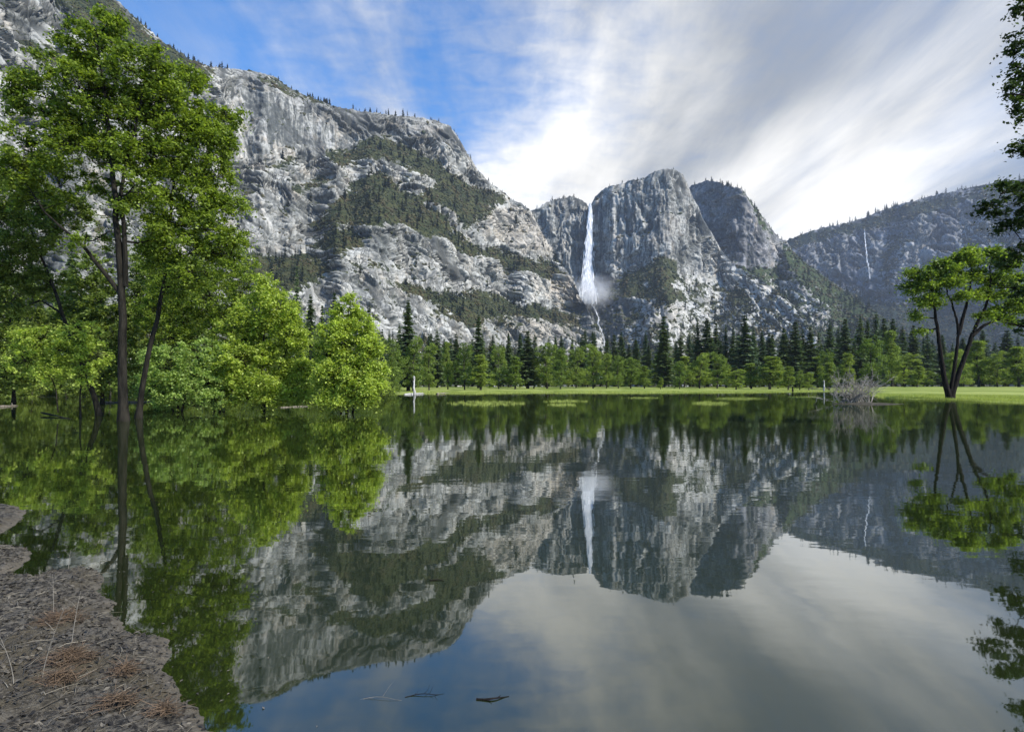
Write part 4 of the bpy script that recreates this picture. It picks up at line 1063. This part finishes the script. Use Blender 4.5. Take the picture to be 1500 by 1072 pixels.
def wall_depth(name, px, py, r=7.0):
    sf = SURF[name]
    j = np.flatnonzero(np.abs(sf['px'] - px) < r)
    PYc = sf['PY'][:, j]; D_ = sf['Y'][:, j]
    k = np.abs(PYc - py) < 7
    return D_[k].min() if k.any() else D_[:, :].min()


def fall(name, label, path, surf, seed, thick=0.35, strands=1500, ahead=6.0, sliver=26.0, corek=0.55):
    """path: (column, row, width in columns) down the wall: a lumpy sheet of white water with loose strands at its sides"""
    g = np.random.default_rng(seed)
    t = np.linspace(0, 1, len(path)); n = 90
    tt = np.linspace(0, 1, n)
    px, py, wd = (np.interp(tt, t, [p[k] for p in path]) for k in range(3))
    dep = np.array([wall_depth(surf, a, b) for a, b in zip(px, py)]) - ahead
    dep = np.minimum.accumulate(dep)
    ke = np.ones(7) / 7; dep = np.convolve(np.pad(dep, 3, mode='edge'), ke, 'valid')
    px = px + 0.05 * wd * fbm(py / 9, py * 0, py * 0 + seed, 3)
    sides = 18; a = np.linspace(0, 2 * np.pi, sides, endpoint=False)
    R = corek * wd[:, None] * 0.5 * dep[:, None] / F
    lump = 1 + 0.42 * fbm(np.cos(a)[None] * 2 + tt[:, None] * 3, np.sin(a)[None] * 2 + tt[:, None] * 14, tt[:, None] * 9 + seed + a[None] * 0, 4)
    X = ((px - 750) / F * dep)[:, None] + R * lump * np.cos(a)[None]; Y = dep[:, None] + R * thick * lump * np.sin(a)[None]; Z = (CAMZ + (HOR - py) / F * dep)[:, None] + 0 * a[None]
    idx = np.arange(n * sides).reshape(n, sides); jdx = np.roll(idx, -1, 1)
    fc = np.stack([idx[:-1], jdx[:-1], jdx[1:], idx[1:]], -1).reshape(-1, 4)
    core = np.stack([X, Y, Z], -1).reshape(-1, 3)
    # falling streaks: thin slivers of water round a narrower core
    m = strands
    ti = g.uniform(0, 1, m); ip = lambda q: np.interp(ti, tt, q)
    dd = ip(dep); lat = np.clip(g.normal(0, 0.24, m), -0.8, 0.8) * ip(wd)
    c = np.stack([(ip(px) + lat - 750) / F * dd, dd - R.max() * thick * g.uniform(0.2, 1.6, m), CAMZ + (HOR - ip(py)) / F * dd], -1)
    Ls = (sliver * g.uniform(0.5, 1.5, m))[:, None]; Ws = Ls * g.uniform(0.03, 0.07, (m, 1))
    dn = np.stack([(lat / (ip(wd) + 1e-6)) * 0.12, 0 * lat, -np.ones(m)], -1); sd = np.stack([np.ones(m), g.normal(0, 0.5, m), 0 * lat], -1)
    sd /= np.linalg.norm(sd, axis=1, keepdims=True)
    SV = np.stack([c - dn * Ls * 0.5, c + sd * Ws, c + dn * Ls * 0.5, c - sd * Ws], 1).reshape(-1, 3)
    ST = np.arange(m * 4).reshape(-1, 4) + len(core)
    root = mesh_obj(name, np.concatenate([core, SV]), np.concatenate([fc, ST]), M_FALL, smooth=True)
    tag(root, label, 'waterfall')
    return root


fall('waterfall', 'tall white main waterfall dropping from the notch in the cliff', [(864.5, 303, 3), (864, 320, 5), (863, 345, 7), (862, 370, 9.5), (861, 395, 13), (860.5, 415, 14), (861, 428, 17), (862, 440, 24)], 'fall_cliff', 3, strands=4200, ahead=16, sliver=30.0)
fall('waterfall', 'short lower white cascade in the dark gorge under the main fall', [(867, 446, 3), (873, 456, 2), (877, 466, 3), (876, 474, 2.4), (880, 482, 3.6), (884, 492, 3), (886, 506, 4)], 'fall_cliff', 5, strands=150, sliver=9.0, corek=0.08)
fall('waterfall', 'thin thread-like waterfall on the hazy far mountain at right', [(1266.5, 336, 1.4), (1267, 350, 2.0), (1269, 366, 1.6), (1270, 380, 2.2), (1273, 393, 1.8), (1274, 408, 2.6)], 'far_mountain', 8, ahead=14, strands=110, corek=0.06, sliver=20.0)

# spray where the main fall lands
dm = wall_depth('fall_cliff', 872, 430, 20)
ms = dm / F
mm, mt = new_mat('mist')
ob = mt.n('ShaderNodeTexCoord').outputs['Object']
rad = mt.vmath('LENGTH', ob)
nz = mt.noise(ob, 2.2, 4, 0.6)
den_ = mt.math('MULTIPLY', mt.smooth(mt.math('ADD', rad, mt.math('MULTIPLY', mt.math('SUBTRACT', nz, 0.5), 0.9)), 0.0, 0.95, 1.0, 0.0), 0.019)
mv = mt.n('ShaderNodeVolumePrincipled', {'Color': (0.97, 0.98, 1.0, 1), 'Density': den_, 'Anisotropy': 0.0})
mt.n('ShaderNodeOutputMaterial', {'Volume': mv.outputs[0]})
pp_ = []; th = np.linspace(0, np.pi, 13); ph = np.linspace(0, 2 * np.pi, 24, endpoint=False)
sv = np.stack([np.sin(th)[:, None] * np.cos(ph)[None], np.sin(th)[:, None] * np.sin(ph)[None], np.cos(th)[:, None] + 0 * ph[None]], -1).reshape(-1, 3)
si = np.arange(13 * 24).reshape(13, 24); sj = np.roll(si, -1, 1)
o = mesh_obj('mist', sv, np.stack([si[:-1], si[1:], sj[1:], sj[:-1]], -1).reshape(-1, 4), mm)
o.location = P(868, 427, dm - 18 * ms); o.scale = (44 * ms, 24 * ms, 30 * ms)
tag(o, 'white spray drifting right from the foot of the main waterfall', 'mist', kind='stuff')

# ------------------------------------------------------------------ grass
M_GRASS = foliage_material('grass_blades', (0.16, 0.20, 0.035), (0.40, 0.44, 0.12), trans=0.3)


def blades(x, y, z, h, wdt, g, lean=0.35):
    n = len(x)
    az = g.uniform(0, 2 * np.pi, n); ln = g.uniform(0, lean, n) * h; la = g.uniform(0, 2 * np.pi, n)
    b = np.stack([x, y, z], -1); s_ = np.stack([np.cos(az), np.sin(az), 0 * az], -1) * (wdt * 0.5)[:, None]
    tip = b + np.stack([np.cos(la) * ln, np.sin(la) * ln, h], -1)
    V = np.stack([b - s_, b + s_, tip], 1).reshape(-1, 3)
    return V, np.arange(n * 3).reshape(-1, 3)


gg = np.random.default_rng(91)
# right-hand meadow and the long far shore
X_, Y_, H_, W_ = [], [], [], []
for n, p0, p1, off0, off1, h0, h1, wd in ((34000, 1262, 1620, -2, 34, 0.10, 0.34, 0.035), (26000, 600, 1270, -3, 40, 0.12, 0.40, 0.09)):
    px = gg.uniform(p0, p1, n); sdist = off0 + (off1 - off0) * gg.uniform(0, 1, n) ** 1.5
    y = itp(px, SHORE) + sdist; x = (px - 750) / F * y
    X_.append(x); Y_.append(y); H_.append(gg.uniform(h0, h1, n)); W_.append(np.full(n, wd))
X_, Y_, H_, W_ = map(np.concatenate, (X_, Y_, H_, W_))
Z_ = np.maximum(ground_h(X_, Y_), -0.05)
H_ = H_ * (0.55 + 0.9 * sstep(fbm(X_ / 4, Y_ / 9, X_ * 0, 3), -0.3, 0.4))
V, T = blades(X_, Y_, Z_ - 0.02, H_, W_, gg)
o = mesh_obj('meadow_grass', V, T, M_GRASS, face_attr={'tone': np.clip(gg.normal(0.5, 0.2, len(T)) + 0.9 * fbm(X_ / 5, Y_ / 16, X_ * 0 + 6, 4), 0, 1)})
tag(o, 'bright yellow-green grass on the meadow along the far shore', 'grass', kind='stuff')
for (px, py, hw, hh, n), gl in zip(((712, 591, 58, 4.0, 9000), (828, 588, 34, 1.8, 4000), (824, 593.5, 26, 1.2, 2200), (1042, 591, 28, 2.6, 3500), (1085, 584, 40, 2.0, 4200), (940, 583, 30, 1.2, 2200), (1180, 582, 26, 1.6, 2200)), ('largest patch of flooded yellow-green grass, right of the white snag', 'middle-sized flooded grass patch below the waterfall, right of the largest', 'small sliver of flooded grass just in front of the middle-sized patch', 'flooded grass patch nearest the viewer below the dark second peak', 'long thin flooded grass strip close to the far meadow below the second peak', 'faint flooded grass strip below the granite peak', 'small flooded grass patch left of the bare grey bush')):
    a = gg.uniform(0, 2 * np.pi, n); r = gg.uniform(0, 1, n) ** 0.6
    qx = px + hw * r * np.cos(a); qy = py + hh * r * np.sin(a)
    y = CAMZ * F / (qy - HOR); x = (qx - 750) / F * y
    keep = fbm(x / 0.7, y / 2.4, x * 0 + px, 4) > 0.06 - 0.12 * (1 - r)
    x, y = x[keep], y[keep]
    V, T = blades(x, y, np.full(len(x), -0.03), 0.04 + 0.24 * gg.uniform(0, 1, len(x)) ** 2.2, np.full(len(x), 0.025), gg)
    o = mesh_obj('flooded_grass', V, T, M_GRASS, face_attr={'tone': np.clip(gg.normal(0.5, 0.25, len(T)), 0, 1)})
    tag(o, gl, 'grass', kind='stuff')

# ------------------------------------------------------------------ bare bush, snags, logs
M_GREYW = bark_material('grey_wood', (0.15, 0.135, 0.11), (0.40, 0.37, 0.31), 5.0)
M_WHITEW = bark_material('bleached_wood', (0.26, 0.25, 0.24), (0.58, 0.56, 0.53), 3.0)
M_LOG = bark_material('drift_wood', (0.10, 0.085, 0.065), (0.30, 0.26, 0.21), 4.0)
M_SOIL = plain_material('islet_soil', (0.022, 0.018, 0.014), 0.95, (0.075, 0.068, 0.045), 3.0, bump=0.1)
db = 55.0; sb = db / F
gk = np.random.default_rng(14)
lines = []
for k in range(64):
    p0 = np.array([gk.normal(0, 0.7), gk.normal(0, 0.5), 0.0])
    az = gk.uniform(0, 2 * np.pi); sp = gk.uniform(0.1, 1.25); L = gk.uniform(1.6, 3.6)
    dv = np.array([math.cos(az) * sp, math.sin(az) * sp, 1.0]); dv /= np.linalg.norm(dv)
    pts = [p0]
    for j in range(7):
        dv = dv + gk.normal(size=3) * 0.16 + np.array([0, 0, 0.02]); dv /= np.linalg.norm(dv); pts.append(pts[-1] + dv * L / 7)
    pts = np.array(pts); lines.append((pts, np.linspace(0.035, 0.008, 8)))
    for j in range(10):
        i = int(gk.integers(2, 8)); q = pts[min(i, 7)]; d2 = dv + gk.normal(size=3) * 0.65; d2 /= np.linalg.norm(d2); l2 = gk.uniform(0.3, 1.0)
        e = q + d2 * l2; lines.append((np.array([q, 0.5 * (q + e) + gk.normal(size=3) * 0.04, e]), np.array([0.014, 0.010, 0.005])))
tv, tf = tubes(lines, 4)
o = mesh_obj('dead_bush', tv, tf, M_GREYW, smooth=True)
o.location = ((1250 - 750) * sb, db, 0.08); o.scale = (1.35, 1.1, 0.95)
tag(o, 'bare grey leafless bush on a small islet left of the lone oak', 'bush')
aa = np.linspace(0, 2 * np.pi, 60, endpoint=False); rr = np.linspace(0, 1, 12)
RX = 3.4 * (1 + 0.25 * np.sin(3 * aa + 1) + 0.12 * np.sin(7 * aa)); RY = 3.2 * (1 + 0.2 * np.sin(2 * aa))
ix = np.cos(aa)[None] * RX[None] * rr[:, None]; iy = np.sin(aa)[None] * RY[None] * rr[:, None]
iz = 0.20 * (1 - rr[:, None] ** 2.0) - 0.06 + 0.07 * fbm(ix / 0.5, iy / 0.7, ix * 0, 3)
ii_ = np.arange(12 * 60).reshape(12, 60); ij_ = np.roll(ii_, -1, 1)
o = mesh_obj('islet', np.stack([ix, iy, iz], -1).reshape(-1, 3), np.stack([ii_[:-1], ii_[1:], ij_[1:], ij_[:-1]], -1).reshape(-1, 4), M_SOIL, smooth=True)
o.location = ((1254 - 750) * sb, db - 1.5, 0); tag(o, kind='structure')


def log_thing(name, label, p0, p1, r, mat, cat='log', sag=0.0, seed=3, sides=9):
    g = np.random.default_rng(seed); p0, p1 = np.array(p0, float), np.array(p1, float); c = 0.5 * (p0 + p1)
    n = 14; t = np.linspace(0, 1, n)[:, None]
    pts = p0 + (p1 - p0) * t - c; ax = (p1 - p0) / np.linalg.norm(p1 - p0)
    wob = np.stack([fbm(t[:, 0] * 4, t[:, 0] * 0 + seed + k, t[:, 0] * 0, 3) for k in range(3)], -1) * r * 1.2
    pts = pts + wob * np.array([1, 1, 0.3])
    rad = r * (1 - 0.45 * t[:, 0]) * (1 + 0.15 * g.normal(size=n)); rad[0] *= 0.6; rad[-1] *= 0.15
    v_, f_ = tubes([(pts, rad)], sides)
    # broken stubs
    ex = []
    for k in range(3):
        i = int(g.integers(2, n - 2)); dv = g.normal(size=3); dv -= ax * (dv @ ax); dv[2] = abs(dv[2]); dv = dv / np.linalg.norm(dv) + 0.5 * ax
        ex.append((np.array([pts[i], pts[i] + dv * r * 1.2, pts[i] + dv * r * 2.2]), np.array([rad[i] * 0.3, rad[i] * 0.2, 0.01])))
    v2, f2 = tubes(ex, sides)
    o = mesh_obj(name, np.concatenate([v_, v2]), np.concatenate([f_, f2 + len(v_)]), mat, smooth=True)
    o.location = c; tag(o, label, cat); return o


def G(px, py, z=0.0):
    d = (CAMZ - z) * F / (py - HOR); return np.array([(px - 750) / F * d, d, z])


d_ = 124.0
x_ = (607 - 750) / F * d_
log_thing('snag', 'white bleached tree snag standing upright at the left tip of the meadow', (x_, d_, -0.2), (x_ - 0.15, d_, 4.1), 0.27, M_WHITEW, 'snag', seed=4)
log_thing('snag', 'small pale broken snag behind the bare grey bush', ((1207 - 750) / F * 190, 190, 0.2), ((1207 - 750) / F * 190, 190, 4.0), 0.26, M_WHITEW, 'snag', seed=9)
log_thing('log', 'pale log lying at the foot of the white snag', G(592, 577.5, 0.08), G(622, 576.2, 0.12), 0.22, M_WHITEW, seed=5)
log_thing('log', 'short pale driftwood log on the meadow tip right of the white snag', G(640, 576.8, 0.1), G(660, 575.6, 0.1), 0.2, M_LOG, seed=6)
log_thing('log', 'pale floating log behind the tallest cottonwood trunk', G(144, 590, 0.02), G(238, 588.5, 0.04), 0.13, M_LOG, seed=7)
log_thing('log', 'thin floating pole lying between the two bright young cottonwoods', G(408, 597, 0.02), G(452, 594.5, 0.03), 0.06, M_LOG, seed=8)
log_thing('log', 'pale driftwood log in the water at the left edge', G(-20, 597, 0.02), G(26, 594, 0.03), 0.12, M_LOG, seed=10)
log_thing('branch', 'dark bent branch sticking out of the water beside the leaning trunk', G(60, 604, 0.15), G(112, 616, -0.05), 0.05, BARK, 'branch', seed=12)
log_thing('post', 'small dark stump on the far meadow left of the bare bush', ((1161 - 750) / F * 170, 170, 0.1), ((1161 - 750) / F * 170, 170, 1.8), 0.24, BARK_D, 'post', seed=13)

# ------------------------------------------------------------------ near bank, bottom left
main_poly = [(304, 1130), (296, 1085), (292, 1068), (286, 1046), (277, 1034), (256, 1014), (249, 1002), (240, 992), (234, 984), (238, 962), (241, 938), (226, 933), (200, 935), (180, 922), (166, 905), (152, 878), (140, 868), (146, 852), (142, 834), (112, 838),
             (80, 842), (50, 848), (20, 846), (-40, 850), (-14.0, 5.0, 0), (-14.0, -1.6, 0), (-1.3, -1.6, 0), (-1.25, 1.6, 0)]
spit1 = [(-14.0, 5.7, 0), (-60, 796), (0, 802), (36, 806), (46, 811), (30, 826), (10, 838), (-60, 842), (-14.0, 5.1, 0)]
spit2 = [(-14.0, 8.0, 0), (-80, 736), (0, 741), (24, 743), (37, 749), (26, 762), (4, 780), (-80, 790), (-14.0, 6.6, 0)]
bx, by = np.meshgrid(np.concatenate([np.arange(-14.2, -5.0, 0.08), np.arange(-5.0, -0.9, 0.02)]), np.concatenate([np.arange(-2.0, 1.8, 0.07), np.arange(1.8, 8.6, 0.022)]))


def poly_sd(x, y, poly):
    pts = [(p[:2] if len(p) == 3 else G(*p)[:2]) for p in poly]; best = np.full(x.shape, 1e9)
    for (x1, y1), (x2, y2) in zip(pts, pts[1:] + pts[:1]):
        ex, ey = x2 - x1, y2 - y1; t = np.clip(((x - x1) * ex + (y - y1) * ey) / (ex * ex + ey * ey + 1e-9), 0, 1)
        best = np.minimum(best, np.hypot(x - x1 - t * ex, y - y1 - t * ey))
    return np.where(in_poly(x, y, pts), best, -best)


wbx, wby = bx + 0.09 * fbm(bx / 0.22, by / 0.22, bx * 0, 5, 0.6), by + 0.11 * fbm(bx / 0.26, by / 0.26, bx * 0 + 4, 5, 0.6)
SD = np.maximum(np.maximum(poly_sd(wbx, wby, main_poly), poly_sd(wbx, wby, spit1)), poly_sd(wbx, wby, spit2))


def bank_h(SD, x, y):
    h = np.where(SD > 0, 0.004 + 0.09 * (1 - np.exp(-SD / 0.32)), np.maximum(SD * 0.4, -0.35) + 0.004)
    n = 0.045 * fbm(x / 0.45, y / 0.45, x * 0, 3) + 0.032 * ridged(x / 0.13, y / 0.13, x * 0 + 2, 3) + 0.018 * ridged(x / 0.05, y / 0.05, x * 0 + 8, 3)
    return h + n * sstep(SD, -0.08, 0.14)


BZ = bank_h(SD, bx, by)
bi = np.arange(bx.size).reshape(bx.shape)
bfc = np.stack([bi[:-1, :-1], bi[:-1, 1:], bi[1:, 1:], bi[1:, :-1]], -1).reshape(-1, 4)
bfc = bfc[(SD.ravel()[bfc] > -0.4).any(1)]
bm, t = new_mat('mud')
ob = t.n('ShaderNodeTexCoord').outputs['Object']
n1 = t.noise(ob, 2.2, 6, 0.65); n2 = t.noise(ob, 22.0, 6, 0.75); n3 = t.noise(ob, 80.0, 3, 0.7)
c = t.mix(t.smooth(n2, 0.38, 0.62), (0.014, 0.0125, 0.0105), (0.14, 0.125, 0.098))
c = t.mix(t.smooth(n1, 0.45, 0.64), c, t.mix(n2, (0.045, 0.038, 0.023), (0.13, 0.108, 0.07)))
c = t.mix(t.math('MULTIPLY', t.smooth(n3, 0.58, 0.72), 0.7), c, (0.20, 0.19, 0.17))
zz_ = t.n('ShaderNodeSeparateXYZ', {'Vector': ob}).outputs['Z']
sdat = t.n('ShaderNodeAttribute', attribute_name='inland').outputs['Fac']
c = t.mix(t.smooth(t.math('ADD', sdat, t.math('MULTIPLY', n1, 0.05)), 0.03, 0.12, 0.75, 0.0), c, t.mix(n2, (0.085, 0.072, 0.052), (0.19, 0.165, 0.125)))
c = t.mix(t.smooth(zz_, -0.015, 0.006, 1.0, 0.0), c, (0.012, 0.013, 0.008))
bp = t.n('ShaderNodeBump', {'Strength': 1.0, 'Distance': 0.035, 'Height': t.math('ADD', n2, t.math('MULTIPLY', n3, 0.5))})
b = t.n('ShaderNodeBsdfPrincipled', {'Base Color': c, 'Roughness': 0.75, 'Normal': bp.outputs[0]}); b.inputs['Specular IOR Level'].default_value = 0.25
t.n('ShaderNodeOutputMaterial', {'Surface': b.outputs[0]})
o = mesh_obj('bank', np.stack([bx, by, BZ], -1).reshape(-1, 3), bfc, bm, smooth=True, vert_attr={'inland': SD.ravel()})
tag(o, kind='structure')

gl_ = np.random.default_rng(55)


def on_bank(n, smin=0.02, near=None, r=0.2):
    out = []
    ok = np.flatnonzero(SD.ravel() > smin)
    if near is not None: ok = ok[np.hypot(bx.ravel()[ok] - near[0], by.ravel()[ok] - near[1]) < r]
    area = (np.gradient(bx, axis=1) * np.gradient(by, axis=0)).ravel()[ok] * np.where((bx.ravel()[ok] > -5.0) & (by.ravel()[ok] > 1.9), 1.0, 0.12)
    k = gl_.choice(ok, n, p=area / area.sum())
    return np.stack([bx.ravel()[k], by.ravel()[k], BZ.ravel()[k]], -1) + np.concatenate([gl_.uniform(-0.011, 0.011, (n, 2)), np.zeros((n, 1))], 1)


def straws(pos, L, r, tilt, g):
    n = len(pos); az = g.uniform(0, 2 * np.pi, n); el = np.abs(g.normal(0, tilt, n))
    dv = np.stack([np.cos(az) * np.cos(el), np.sin(az) * np.cos(el), np.sin(el)], -1); sd = np.stack([-np.sin(az), np.cos(az), 0 * az], -1)
    up = np.cross(dv, sd); L = L[:, None]; r = r[:, None]
    a = pos - dv * L * 0.15 + [0, 0, 0.004]; m = pos + dv * L * 0.4 + g.normal(size=(n, 3)) * 0.05 * L + [0, 0, 0.006]; e = pos + dv * L
    e[:, 2] = np.maximum(e[:, 2] - 0.3 * L[:, 0] * np.cos(el) * 0.2, pos[:, 2] - 0.02)
    ring = []
    for p, k in ((a, 1.0), (m, 0.9), (e, 0.35)):
        ring += [p + sd * r * k, p - sd * r * k * 0.5 + up * r * k * 0.87, p - sd * r * k * 0.5 - up * r * k * 0.87]
    V = np.stack(ring, 1).reshape(-1, 3)
    q = []
    for s_ in (0, 3):
        for c_ in range(3): q.append([s_ + c_, s_ + (c_ + 1) % 3, s_ + 3 + (c_ + 1) % 3, s_ + 3 + c_])
    return V, (np.array(q)[None] + (np.arange(n) * 9)[:, None, None]).reshape(-1, 4)


M_STRAW = foliage_material('straw', (0.06, 0.05, 0.038), (0.36, 0.32, 0.24), trans=0.05)
M_LITTER = foliage_material('litter_flakes', (0.016, 0.014, 0.012), (0.13, 0.115, 0.09), trans=0.05)
M_RUST = foliage_material('rusty_needles', (0.045, 0.030, 0.018), (0.21, 0.145, 0.092), trans=0.05)
V, T = straws(on_bank(4200, 0.07), gl_.uniform(0.03, 0.17, 4200), gl_.uniform(0.0008, 0.0022, 4200), 0.12, gl_)
o = mesh_obj('dry_straw', V, T, M_STRAW, face_attr={'tone': np.repeat(np.clip(gl_.beta(1.3, 1.8, 4200), 0, 1), 6)})
tag(o, 'scattered dry straw and twigs lying over the muddy near bank', 'straw', kind='stuff')
pos = on_bank(17000, -0.01) + [0, 0, 0.006]
V, T = leaves(pos, 0.030, gl_, up=1.2, aspect=0.5)
o = mesh_obj('leaf_litter', V, T, M_LITTER, face_attr={'tone': np.repeat(np.clip(gl_.beta(1.2, 2.2, 17000), 0, 1), 2)})
tag(o, 'grey-brown leaf litter covering the muddy near bank', 'leaf litter', kind='stuff')
for (px, py, r, n, lab) in ((90, 912, 0.17, 420, 'rust-brown clump of dry needles farthest back on the muddy bank'), (103, 972, 0.15, 480, 'largest rust-brown clump of dry needles in the middle of the muddy bank'),
                            (88, 1006, 0.10, 260, 'small rust-brown needle clump just below the largest one on the muddy bank'), (182, 985, 0.09, 200, 'loose brown needle clump on the mud near the square water notch'),
                            (240, 1038, 0.07, 200, 'orange-brown needle clump near the tip of the muddy bank'), (172, 1032, 0.12, 240, 'scattered pale-brown needle clump at the bottom of the muddy bank')):
    n = int(n * 0.7)
    q = on_bank(n, 0.04, G(px, py, 0.08)[:2] + 0, r)
    c_ = G(px, py, 0.08)[:2]; q[:, :2] = c_ + (q[:, :2] - c_) * gl_.uniform(0.15, 1.0, (n, 1)) * np.array([1.0, 0.8])
    q[:, 2] = BZ.ravel()[[np.argmin((bx.ravel() - a) ** 2 + (by.ravel() - b_) ** 2) for a, b_ in q[:, :2]]]
    q[:, 2] += 0.035 * np.exp(-((q[:, 0] - G(px, py, .08)[0]) ** 2 + (q[:, 1] - G(px, py, .08)[1]) ** 2) / (0.5 * r) ** 2)
    V, T = straws(q, gl_.uniform(0.03, 0.11, n), gl_.uniform(0.0010, 0.0020, n), 0.35, gl_)
    o = mesh_obj('needle_clump', V, T, M_RUST, face_attr={'tone': np.repeat(np.clip(gl_.beta(1.6, 1.6, n), 0, 1), 6)})
    tag(o, lab, 'needle clump')

ok = np.flatnonzero((SD.ravel() < -0.03) & (SD.ravel() > -0.9)); k = gl_.choice(ok, 260, p=np.exp(SD.ravel()[ok] / 0.22) / np.exp(SD.ravel()[ok] / 0.22).sum())
pos = np.stack([bx.ravel()[k], by.ravel()[k], np.full(260, 0.003)], -1)
V, T = leaves(pos, 0.020, gl_, up=6.0, aspect=0.45)
o = mesh_obj('floating_litter', V, T, M_LITTER, face_attr={'tone': np.repeat(np.clip(gl_.beta(1.5, 1.5, 260), 0, 1), 2)})
tag(o, 'small leaf flakes floating on the water along the muddy bank', 'leaf litter', kind='stuff')


def twig(name, label, px, py, length, az, seed, r=0.006, z=0.004, forks=3, mat=None, cat='twig'):
    g = np.random.default_rng(seed); c = G(px, py)
    n = 9; t = np.linspace(-0.5, 0.5, n); dv = np.array([math.cos(az), math.sin(az), 0]); nv = np.array([-dv[1], dv[0], 0])
    pts = dv * t[:, None] * length + nv * (0.06 * length * np.sin(t * 5 + seed))[:, None] + np.array([0, 0, 1.0]) * (0.02 * length * np.cos(t * 7))[:, None]
    ln = [(pts, np.linspace(r, r * 0.3, n))]
    for k in range(forks):
        i = int(g.integers(2, 7)); d2 = dv * g.uniform(0.3, 1) + nv * g.choice([-1, 1]) * g.uniform(0.4, 1) + np.array([0, 0, g.uniform(0, 0.6)]); e = pts[i] + d2 / np.linalg.norm(d2) * length * g.uniform(0.15, 0.4)
        ln.append((np.array([pts[i], 0.5 * (pts[i] + e) + g.normal(size=3) * 0.01 * length, e]), np.array([r * 0.5, r * 0.35, r * 0.15])))
    v_, f_ = tubes(ln, 6)
    o = mesh_obj(name, v_, f_, mat or BARK_D, smooth=True); o.location = c + np.array([0, 0, z]); tag(o, label, cat); return o


twig('twig', 'forked dark twig floating at the bottom, left of the thicker stick', 622, 1018, 0.20, 0.25, 3, r=0.0025, forks=5)
twig('stick', 'thick dark stick floating at the bottom centre of the lake', 722, 1023, 0.17, 0.15, 5, r=0.0065, forks=2, cat='stick')
twig('stick', 'tiny dark stick floating on the reflected mountain', 640, 850, 0.12, -0.2, 7, r=0.007, forks=1, cat='stick')
twig('twig', 'long thin pale reed floating left of the forked twig', 560, 1024, 0.28, 0.08, 9, r=0.0012, forks=2, mat=M_LOG)
for (px, py, h, lean, sd_) in ((62, 1000, 0.34, 0.25, 1), (78, 900, 0.26, -0.1, 2), (105, 948, 0.30, 0.1, 3), (20, 1010, 0.24, -0.4, 4), (100, 830, 0.16, 0.05, 5)):
    p = G(px, py, 0.08); k = np.argmin(np.hypot(bx.ravel() - p[0], by.ravel() - p[1])); p[2] = BZ.ravel()[k]
    t = np.linspace(0, 1, 7); pts = np.stack([lean * h * t ** 1.5, 0.1 * h * t, h * t], -1)
    ln = [(pts, np.linspace(0.0022, 0.0009, 7))]
    for q in range(3):
        i = 3 + q; e = pts[i] + np.array([0.06 * (-1) ** q, 0.01, 0.05]); ln.append((np.array([pts[i], 0.5 * (pts[i] + e) + [0, 0, 0.006], e]), np.array([0.001, 0.0009, 0.0006])))
    v_, f_ = tubes(ln, 5)
    o = mesh_obj('dry_stalk', v_, f_, M_GREYW, smooth=True); o.location = p
    tag(o, ['tallest dry grey stalk standing on the lower left of the muddy bank', 'dry stalk standing beside the farthest rust-brown needle clump', 'thin dry stalk standing behind the largest needle clump', 'dry stalk leaning left at the left edge of the muddy bank', 'short dry stalk at the back edge of the muddy bank by the water'][sd_ - 1], 'stalk')

# ------------------------------------------------------------------ haze
zmax = max(sf['Z'].max() for sf in SURF.values()) + 15
hx0, hx, hy0, hy1, hz0 = -2600, 5600, -60, 5900, -15
hv = np.array([(xx_, yy_, zz_) for zz_ in (hz0, zmax) for xx_, yy_ in ((hx0, hy0), (hx, hy0), (hx, hy1), (hx0, hy1))], float)
hm, ht = new_mat('haze_air')
pv = ht.n('ShaderNodeVolumePrincipled', {'Color': (0.72, 0.82, 1.0, 1), 'Density': 0.000038, 'Anisotropy': 0.2})
ht.n('ShaderNodeOutputMaterial', {'Volume': pv.outputs[0]})
o = mesh_obj('haze', hv, np.array([[3, 2, 1, 0], [4, 5, 6, 7], [0, 1, 5, 4], [1, 2, 6, 5], [2, 3, 7, 6], [3, 0, 4, 7]]), hm)
tag(o, 'thin pale blue haze in the valley air before the far mountains', 'haze', kind='stuff')
